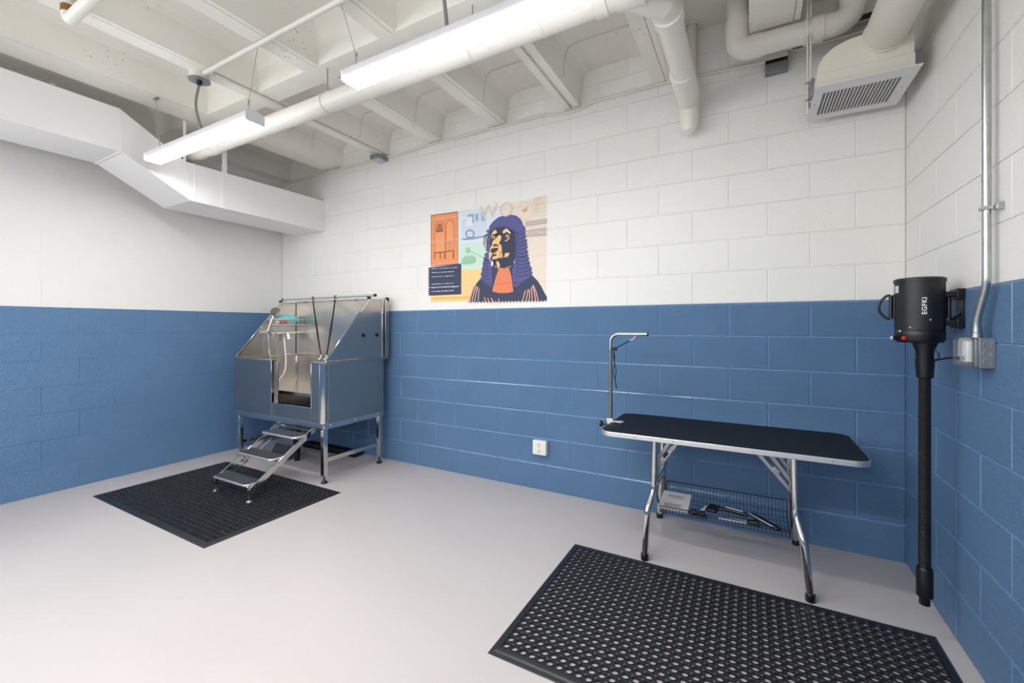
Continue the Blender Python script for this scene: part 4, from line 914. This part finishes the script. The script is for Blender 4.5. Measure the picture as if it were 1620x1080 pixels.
["truck_picture","dblue",[-2041,2062,-2044,2047,-2055,2035,-2072,2028,-2091,2027,-2110,2032,-2127,2042,-2138,2057,-2142,2072,-2138,2087,-2127,2099,-2110,2106,-2091,2107,-2072,2102,-2055,2091,-2044,2077]],
["truck_picture","paleblue",[-2063,2062,-2065,2054,-2071,2047,-2080,2043,-2091,2043,-2102,2046,-2111,2051,-2117,2059,-2119,2068,-2117,2076,-2111,2083,-2102,2086,-2091,2087,-2080,2084,-2071,2078,-2065,2071]],
["truck_picture","dblue2",[-2080,2064,-2080,2060,-2083,2057,-2087,2056,-2091,2055,-2095,2057,-2099,2059,-2102,2062,-2102,2066,-2102,2070,-2099,2072,-2095,2074,-2091,2074,-2087,2073,-2083,2071,-2080,2067]],
["truck_picture","dblue2",[-2212,2268,-2212,2266,-1777,2257,-1777,2255],1],
["gavel_picture","green",[-2181,1848,-2145,1882,-2068,1884,-2031,1862,-2031,1821,-2068,1805,-2158,1807,-2181,1826]],
["gavel_picture","dgreen",[-2173,1862,-2173,1860,-2106,1863,-2106,1861,-2036,1860,-2036,1858],1],
["gavel_picture","dgreen",[-2173,1848,-2173,1846,-2106,1849,-2106,1847,-2036,1847,-2036,1845],1],
["gavel_picture","dgreen",[-2173,1834,-2173,1832,-2106,1836,-2106,1834,-2036,1835,-2036,1833],1],
["gavel_picture","dgreen",[-2173,1820,-2173,1818,-2106,1822,-2106,1820,-2036,1822,-2036,1820],1],
["gavel_picture","green",[-2088,1924,-2090,1914,-2095,1906,-2103,1902,-2111,1900,-2120,1903,-2128,1909,-2133,1918,-2134,1928,-2133,1937,-2128,1945,-2120,1950,-2111,1951,-2103,1948,-2095,1942,-2090,1934]],
["gavel_picture","dgreen",[-2087,1924,-2089,1924,-2088,1917,-2090,1917,-2091,1910,-2093,1912,-2094,1905,-2096,1907,-2099,1902,-2101,1904,-2105,1900,-2105,1902,-2111,1899,-2111,1901,-2117,1901,-2117,1903,-2124,1904,-2122,1906,-2129,1908,-2127,1910,-2132,1914,-2130,1916,-2135,1921,-2133,1921,-2135,1928,-2133,1928,-2135,1934,-2133,1934,-2132,1941,-2130,1939,-2129,1946,-2127,1944,-2124,1950,-2122,1948,-2117,1952,-2117,1950,-2111,1952,-2111,1950,-2105,1951,-2105,1949,-2099,1948,-2101,1946,-2094,1943,-2096,1941,-2091,1938,-2093,1936,-2088,1930,-2090,1930,-2087,1924,-2089,1924],1],
["gavel_picture","dgreen",[-2093,1922,-2095,1918,-2030,1894,-2032,1890,-1943,1845,-1945,1841],1],
["postmark_print","beige",[-1489,2187,-1493,2187,-1491,2169,-1495,2171,-1498,2154,-1502,2156,-1510,2140,-1512,2144,-1524,2131,-1526,2135,-1541,2126,-1541,2130,-1559,2126,-1559,2130,-1577,2131,-1575,2135,-1594,2139,-1592,2143,-1608,2153,-1606,2155,-1620,2168,-1616,2170,-1627,2187,-1623,2187,-1629,2205,-1625,2205,-1627,2223,-1623,2221,-1620,2239,-1616,2237,-1608,2252,-1606,2248,-1594,2261,-1592,2257,-1576,2265,-1576,2261,-1559,2265,-1559,2261,-1540,2261,-1542,2257,-1524,2252,-1526,2248,-1510,2238,-1512,2236,-1498,2223,-1502,2221,-1491,2205,-1495,2205,-1489,2187,-1493,2187],1],
["postmark_print","tan2",[-1590,2207,-1567,2214,-1529,2228,-1545,2206,-1529,2189,-1556,2193,-1567,2170,-1575,2188,-1595,2195]],
["postmark_print","beige",[-1502,2272,-1502,2268,-1464,2267,-1464,2263,-1432,2254,-1432,2250,-1401,2258,-1401,2254,-1374,2252,-1374,2248],1],
["postmark_print","beige",[-1502,2245,-1502,2241,-1464,2239,-1464,2235,-1432,2227,-1432,2223,-1401,2229,-1401,2225,-1374,2223,-1374,2219],1],
["postmark_print","beige",[-1502,2206,-1502,2202,-1464,2211,-1464,2207,-1432,2199,-1432,2195,-1401,2200,-1401,2196,-1374,2195,-1374,2191],1],
["postmark_print","beige",[-1502,2179,-1502,2175,-1464,2183,-1464,2179,-1432,2171,-1432,2167,-1401,2172,-1401,2168,-1374,2166,-1374,2162],1],
["postmark_print","beige",[-1502,2152,-1502,2148,-1464,2155,-1464,2151,-1432,2143,-1432,2139,-1401,2143,-1401,2139,-1374,2138,-1374,2134],1],
["postmark_print","greybeige",[-1560,2110,-1372,2110,-1372,2072,-1555,2068]],
["postmark_print","greybeige",[-1551,2038,-1372,2040,-1376,1979,-1549,1984]],
["postmark_print","beige",[-1545,2056,-1545,2052,-1380,2056,-1380,2052],1],
["robe_print","navy",[-2110,1473,-2087,1531,-2060,1605,-2024,1640,-1976,1690,-1872,1772,-1846,1843,-1821,1855,-1688,1845,-1640,1728,-1506,1685,-1460,1641,-1422,1591,-1392,1535,-1371,1503,-1377,1465,-1391,1480,-1405,1465,-1419,1480,-1433,1465,-1447,1481,-1461,1466,-1475,1481,-1489,1466,-1504,1481,-1518,1466,-1532,1482,-1547,1467,-1561,1482,-1576,1467,-1591,1483,-1605,1467,-1620,1483,-1635,1468,-1650,1483,-1665,1468,-1680,1484,-1695,1468,-1710,1484,-1725,1469,-1740,1484,-1756,1469,-1771,1485,-1787,1469,-1802,1485,-1818,1470,-1833,1486,-1849,1470,-1865,1486,-1881,1470,-1897,1486,-1913,1471,-1929,1487,-1945,1471,-1961,1487,-1977,1471,-1994,1488,-2010,1472,-2027,1488,-2043,1472,-2060,1489,-2076,1472,-2093,1489]],
["robe_print","pinktan",[-2100,1483,-2092,1481,-2078,1562,-2070,1558,-2040,1629,-2032,1625],1],
["robe_print","pinktan",[-2078,1482,-2070,1480,-2055,1558,-2047,1554,-2024,1620,-2016,1616],1],
["robe_print","pinktan",[-2049,1482,-2041,1480,-2033,1552,-2025,1550,-2013,1611,-2005,1609],1],
["robe_print","pinktan",[-2013,1483,-2005,1483,-2008,1535,-2000,1535,-2002,1594,-1994,1594],1],
["robe_print","pinktan",[-1940,1477,-1932,1479,-1945,1503,-1937,1505,-1949,1518,-1941,1520],1],
["robe_print","pinktan",[-1902,1475,-1894,1479,-1910,1493,-1902,1497,-1917,1508,-1909,1512],1],
["robe_print","pinktan",[-1859,1473,-1851,1479,-1872,1491,-1864,1497,-1884,1511,-1876,1515],1],
["robe_print","pinktan",[-1808,1474,-1800,1474,-1810,1491,-1802,1493,-1812,1504,-1804,1506],1],
["robe_print","pinktan",[-1588,1476,-1580,1474,-1576,1521,-1568,1519,-1561,1564,-1553,1560],1],
["robe_print","pinktan",[-1557,1475,-1549,1473,-1547,1527,-1539,1525,-1537,1572,-1529,1570],1],
["robe_print","pinktan",[-1529,1474,-1521,1474,-1526,1519,-1518,1519,-1527,1567,-1519,1567],1],
["robe_print","pinktan",[-1502,1473,-1494,1473,-1505,1532,-1497,1532,-1513,1583,-1505,1585],1],
["robe_print","pinktan",[-1472,1471,-1464,1473,-1483,1537,-1475,1539,-1501,1597,-1493,1599],1],
["robe_print","pinktan",[-1449,1470,-1441,1472,-1468,1542,-1460,1546,-1495,1599,-1487,1603],1],
["bib_print","orange3",[-1804,1753,-1711,1755,-1688,1688,-1668,1556,-1721,1547,-1804,1549,-1868,1567,-1838,1668]],
["dog_face_print","face",[-1889,2080,-1829,2099,-1754,2094,-1688,2065,-1648,2040,-1644,1919,-1646,1827,-1688,1759,-1754,1742,-1812,1759,-1855,1785,-1889,1838,-1891,1904,-1885,2035]],
["wig_print","purple",[-1902,2081,-1896,2110,-1863,2143,-1812,2173,-1754,2184,-1688,2180,-1640,2166,-1604,2137,-1584,2103,-1580,2085,-1557,2061,-1557,1981,-1648,2018,-1652,2039,-1688,2062,-1754,2090,-1829,2091,-1889,2064]],
["wig_print","purple",[-1652,2047,-1561,2044,-1554,1981,-1561,1971,-1543,1959,-1551,1932,-1540,1913,-1546,1889,-1536,1860,-1543,1840,-1525,1818,-1531,1797,-1515,1775,-1522,1759,-1498,1733,-1506,1716,-1493,1694,-1522,1665,-1576,1636,-1640,1593,-1666,1595,-1676,1659,-1676,1737,-1648,1827,-1646,1926]],
["wig_print","purple",[-1930,1893,-1902,1898,-1899,1832,-1876,1816,-1868,1607,-1889,1603,-1936,1627,-1985,1672,-1974,1697,-1985,1716,-1965,1745,-1974,1756,-1958,1785,-1965,1804,-1950,1825,-1954,1847,-1941,1861,-1945,1880]],
["wig_print","purple",[-1919,2083,-1885,2072,-1893,1890,-1932,1908,-1906,2001]],
["wig_print","purple",[-1894,2068,-1895,2063,-1899,2059,-1904,2057,-1910,2056,-1916,2058,-1921,2061,-1924,2066,-1925,2071,-1924,2076,-1921,2080,-1916,2082,-1910,2083,-1904,2081,-1899,2078,-1895,2073]],
["wig_print","navy",[-1638,2025,-1642,2017,-1608,2012,-1608,2004,-1569,2019,-1567,2011,-1553,2030,-1549,2024],1],
["wig_print","navy",[-1638,1995,-1642,1987,-1608,1982,-1608,1974,-1567,1989,-1565,1981,-1549,2000,-1545,1994],1],
["wig_print","navy",[-1638,1964,-1642,1956,-1608,1951,-1608,1943,-1566,1958,-1564,1950,-1545,1970,-1541,1962],1],
["wig_print","navy",[-1638,1934,-1642,1926,-1608,1921,-1608,1913,-1564,1928,-1562,1920,-1541,1940,-1537,1932],1],
["wig_print","navy",[-1638,1904,-1642,1896,-1608,1891,-1608,1883,-1562,1898,-1560,1890,-1538,1910,-1534,1902],1],
["wig_print","navy",[-1639,1873,-1641,1865,-1608,1861,-1608,1853,-1560,1868,-1558,1860,-1534,1879,-1530,1871],1],
["wig_print","navy",[-1638,1843,-1642,1835,-1608,1830,-1608,1822,-1558,1838,-1556,1830,-1529,1849,-1527,1841],1],
["wig_print","navy",[-1639,1812,-1641,1804,-1608,1800,-1608,1792,-1556,1807,-1554,1799,-1525,1819,-1523,1811],1],
["wig_print","navy",[-1639,1782,-1641,1774,-1608,1770,-1608,1762,-1554,1777,-1552,1769,-1521,1789,-1519,1781],1],
["wig_print","navy",[-1639,1752,-1641,1744,-1608,1740,-1608,1732,-1552,1747,-1550,1739,-1517,1759,-1515,1751],1],
["wig_print","navy",[-1639,1721,-1641,1713,-1608,1709,-1608,1701,-1550,1717,-1548,1709,-1513,1729,-1511,1721],1],
["wig_print","navy",[-1639,1691,-1641,1683,-1608,1679,-1608,1671,-1548,1687,-1546,1679,-1509,1699,-1507,1691],1],
["wig_print","navy",[-1630,2031,-1632,2026,-1637,2025,-1641,2027,-1643,2032,-1641,2036,-1637,2038,-1632,2035]],
["wig_print","navy",[-1630,2000,-1632,1995,-1637,1994,-1641,1996,-1643,2001,-1641,2005,-1637,2007,-1632,2004]],
["wig_print","navy",[-1630,1969,-1632,1964,-1637,1963,-1641,1965,-1643,1970,-1641,1974,-1637,1976,-1632,1973]],
["wig_print","navy",[-1630,1937,-1632,1933,-1637,1932,-1641,1934,-1643,1939,-1641,1943,-1637,1944,-1632,1942]],
["wig_print","navy",[-1630,1906,-1632,1902,-1637,1901,-1641,1903,-1643,1908,-1641,1912,-1637,1913,-1632,1911]],
["wig_print","navy",[-1630,1875,-1632,1871,-1637,1870,-1641,1872,-1643,1876,-1641,1881,-1637,1882,-1632,1880]],
["wig_print","navy",[-1630,1844,-1632,1840,-1637,1838,-1641,1841,-1643,1845,-1641,1850,-1637,1851,-1632,1849]],
["wig_print","navy",[-1630,1813,-1632,1809,-1637,1807,-1641,1810,-1643,1814,-1641,1819,-1637,1820,-1632,1818]],
["wig_print","navy",[-1630,1782,-1632,1778,-1637,1776,-1641,1778,-1643,1783,-1641,1787,-1637,1789,-1632,1787]],
["wig_print","navy",[-1630,1751,-1632,1747,-1637,1745,-1641,1747,-1643,1752,-1641,1756,-1637,1758,-1632,1756]],
["wig_print","navy",[-1634,1720,-1635,1716,-1640,1714,-1644,1716,-1646,1721,-1644,1725,-1640,1727,-1635,1725]],
["wig_print","navy",[-1637,1689,-1639,1685,-1643,1683,-1648,1686,-1650,1690,-1648,1695,-1643,1696,-1639,1694]],
["wig_print","navy",[-1640,1658,-1642,1654,-1646,1652,-1651,1655,-1653,1659,-1651,1664,-1646,1665,-1642,1663]],
["wig_print","navy",[-1643,1628,-1645,1623,-1650,1622,-1654,1624,-1656,1628,-1654,1633,-1650,1634,-1645,1632]],
["wig_print","navy",[-1951,1854,-1957,1848,-1930,1837,-1934,1829,-1901,1829,-1903,1821],1],
["wig_print","navy",[-1955,1827,-1959,1821,-1932,1811,-1936,1803,-1901,1802,-1903,1794],1],
["wig_print","navy",[-1959,1801,-1963,1795,-1934,1784,-1938,1776,-1901,1776,-1903,1768],1],
["wig_print","navy",[-1962,1775,-1966,1769,-1935,1758,-1939,1750,-1901,1750,-1903,1742],1],
["wig_print","navy",[-1966,1748,-1970,1742,-1938,1731,-1940,1723,-1901,1723,-1903,1715],1],
["wig_print","navy",[-1969,1722,-1973,1716,-1940,1705,-1942,1697,-1901,1697,-1903,1689],1],
["wig_print","navy",[-1973,1696,-1977,1690,-1942,1679,-1944,1671,-1901,1671,-1903,1663],1],
["wig_print","navy",[-1976,1670,-1980,1662,-1943,1652,-1945,1644,-1901,1644,-1903,1636],1],
["wig_print","navy",[-1881,1743,-1883,1739,-1887,1737,-1891,1739,-1893,1744,-1891,1748,-1887,1749,-1883,1747]],
["wig_print","navy",[-1881,1710,-1883,1706,-1887,1705,-1891,1707,-1893,1711,-1891,1715,-1887,1716,-1883,1714]],
["wig_print","navy",[-1881,1677,-1883,1673,-1887,1672,-1891,1674,-1893,1678,-1891,1682,-1887,1683,-1883,1681]],
["wig_print","navy",[-1881,1644,-1883,1640,-1887,1639,-1891,1641,-1893,1645,-1891,1649,-1887,1650,-1883,1649]],
["wig_print","navy",[-1881,1611,-1883,1607,-1887,1606,-1891,1608,-1893,1612,-1891,1616,-1887,1618,-1883,1616]],
["wig_print","navy",[-1889,2095,-1889,2091,-1829,2104,-1829,2100,-1754,2103,-1754,2099,-1687,2078,-1689,2074,-1647,2057,-1649,2053],1],
["dog_face_print","face",[-1950,2035,-1917,2050,-1904,2038,-1913,1965,-1930,1915,-1954,1969]],
["dog_face_print","whitish",[-1929,2032,-1935,2034,-1940,1997,-1946,1997,-1933,1945,-1939,1945],1],
["dog_face_print","whitish",[-1910,2037,-1916,2039,-1924,1996,-1930,1996,-1926,1922,-1932,1922],1],
["dog_face_print","tan",[-1868,1979,-1842,1995,-1804,2027,-1781,2021,-1783,1989,-1804,1959,-1779,1938,-1775,1887,-1762,1840,-1804,1839,-1863,1838,-1893,1853,-1896,1890,-1885,1933,-1868,1954]],
["dog_face_print","face",[-1863,1953,-1829,1957,-1806,1941,-1804,1926,-1823,1939,-1855,1936]],
["dog_face_print","tan",[-1879,2031,-1862,2061,-1834,2075,-1821,2052,-1836,2038,-1855,2043,-1868,2028]],
["dog_face_print","tan",[-1771,2044,-1761,2062,-1737,2072,-1695,2036,-1695,2022,-1729,2047,-1754,2033]],
["dog_face_print","whitish",[-1742,2074,-1721,2065,-1693,2034,-1697,2023,-1721,2046]],
["dog_face_print","tan",[-1754,1839,-1744,1874,-1701,1872,-1717,1843]],
["dog_face_print","face",[-1886,1911,-1863,1924,-1821,1925,-1807,1912,-1828,1892,-1855,1878,-1882,1893]],
["dog_face_print","face",[-1868,1884,-1855,1872,-1829,1876,-1823,1862,-1855,1854,-1885,1835,-1889,1846,-1872,1859]],
["dog_face_print","face",[-1799,1892,-1801,1888,-1779,1883,-1779,1879,-1764,1885,-1764,1881],1],
["dog_face_print","face",[-1799,1876,-1801,1872,-1779,1867,-1779,1863,-1764,1869,-1764,1865],1],
["dog_face_print","face",[-1799,1860,-1801,1856,-1779,1851,-1779,1847,-1764,1853,-1764,1849],1],
["dog_face_print","tan",[-1839,2013,-1841,2006,-1848,2001,-1857,2000,-1867,2003,-1874,2009,-1876,2016,-1874,2023,-1867,2028,-1857,2029,-1848,2026,-1841,2020]],
["dog_face_print","face",[-1845,2013,-1846,2008,-1851,2005,-1857,2004,-1864,2006,-1868,2010,-1870,2016,-1868,2021,-1864,2024,-1857,2025,-1851,2023,-1846,2018]],
["dog_face_print","whitish",[-1850,2017,-1851,2014,-1855,2014,-1858,2015,-1860,2018,-1858,2020,-1855,2021,-1851,2019]],
["dog_face_print","tan",[-1705,2008,-1707,2001,-1714,1996,-1723,1995,-1732,1998,-1738,2004,-1741,2011,-1738,2018,-1732,2023,-1723,2024,-1714,2021,-1707,2015]],
["dog_face_print","face",[-1710,2008,-1712,2004,-1717,2000,-1723,2000,-1729,2002,-1733,2006,-1735,2011,-1733,2016,-1729,2019,-1723,2020,-1717,2018,-1712,2014]],
["dog_face_print","whitish",[-1715,2012,-1717,2009,-1720,2009,-1724,2010,-1725,2013,-1724,2015,-1720,2016,-1717,2014]],
["dog_face_print","tan",[-1747,1975,-1745,1967,-1723,1983,-1719,1975,-1703,1998,-1699,1992],1],
["dog_face_print","tan",[-1864,1837,-1862,1829,-1842,1842,-1842,1834,-1820,1836,-1822,1828],1],
["dog_face_print","whitish",[-1877,1823,-1862,1815,-1856,1792,-1868,1775,-1879,1779]],
["dog_face_print","tan",[-1828,1814,-1808,1811,-1794,1784,-1797,1758,-1814,1764,-1825,1783]],
["bib_print","tan",[-1845,1775,-1847,1771,-1803,1755,-1805,1751,-1754,1750,-1754,1746,-1688,1765,-1688,1761],1]]
layer = 0
order = []
for e in ART:
    part = e[0]
    if not order or order[-1][0] != part: order.append((part, []))
    order[-1][1].append((e[1], e[2], len(e) > 3))
for part, items in order:
    bm = bmesh.new(); cols = []
    for colr, pts, strip in items:
        layer += 1; y = BY-.0010-layer*.000012
        if colr not in cols: cols.append(colr)
        vs = [bm.verts.new((pts[i]/1000, y, pts[i+1]/1000)) for i in range(0, len(pts), 2)]
        if strip:
            fl = [bm.faces.new((vs[i], vs[i+1], vs[i+3], vs[i+2])) for i in range(0, len(vs)-3, 2)]
        else:
            f0 = bm.faces.new(vs); f0.normal_update()
            fl = bmesh.ops.triangulate(bm, faces=[f0], ngon_method='EAR_CLIP')['faces']
        for f in fl: f.material_index = cols.index(colr)
    for j in range(7, 13):
        zj = j*CH
        for dz in (-.0045, 0, .0045):
            bmesh.ops.bisect_plane(bm, geom=bm.verts[:]+bm.edges[:]+bm.faces[:], plane_co=(0, 0, zj+dz), plane_no=(0, 0, 1), dist=1e-6)
        for v in bm.verts:
            if abs(v.co.z-zj) < 1e-5: v.co.y += .0042
    for f in bm.faces:
        f.normal_update()
        if f.normal.y > 0: f.normal_flip()
    me = bpy.data.meshes.new(part); bm.to_mesh(me); bm.free()
    for c_ in cols: me.materials.append(PM[c_])
    place(me, part, t)
def wall_text(s, size, x, z, colr, name):
    me = text_mesh(s, size, .0002); me.materials.clear(); me.materials.append(PM[colr])
    o = place(me, name, t, (x, BY-.0010-.0026, z), (radians(90), 0, 0))
wall_text('W', .17, -1.905, 2.225, 'beige', 'lettering'); wall_text('O', .17, -1.735, 2.222, 'beige', 'lettering')
wall_text('F', .17, -1.445, 2.222, 'beige', 'lettering')
wall_text('POSTAGE', .045, -1.463, 2.010, 'peach', 'lettering')
wall_text('U.S. POSTAL SERVICE', .0175, -1.463, 2.090, 'peach', 'lettering')
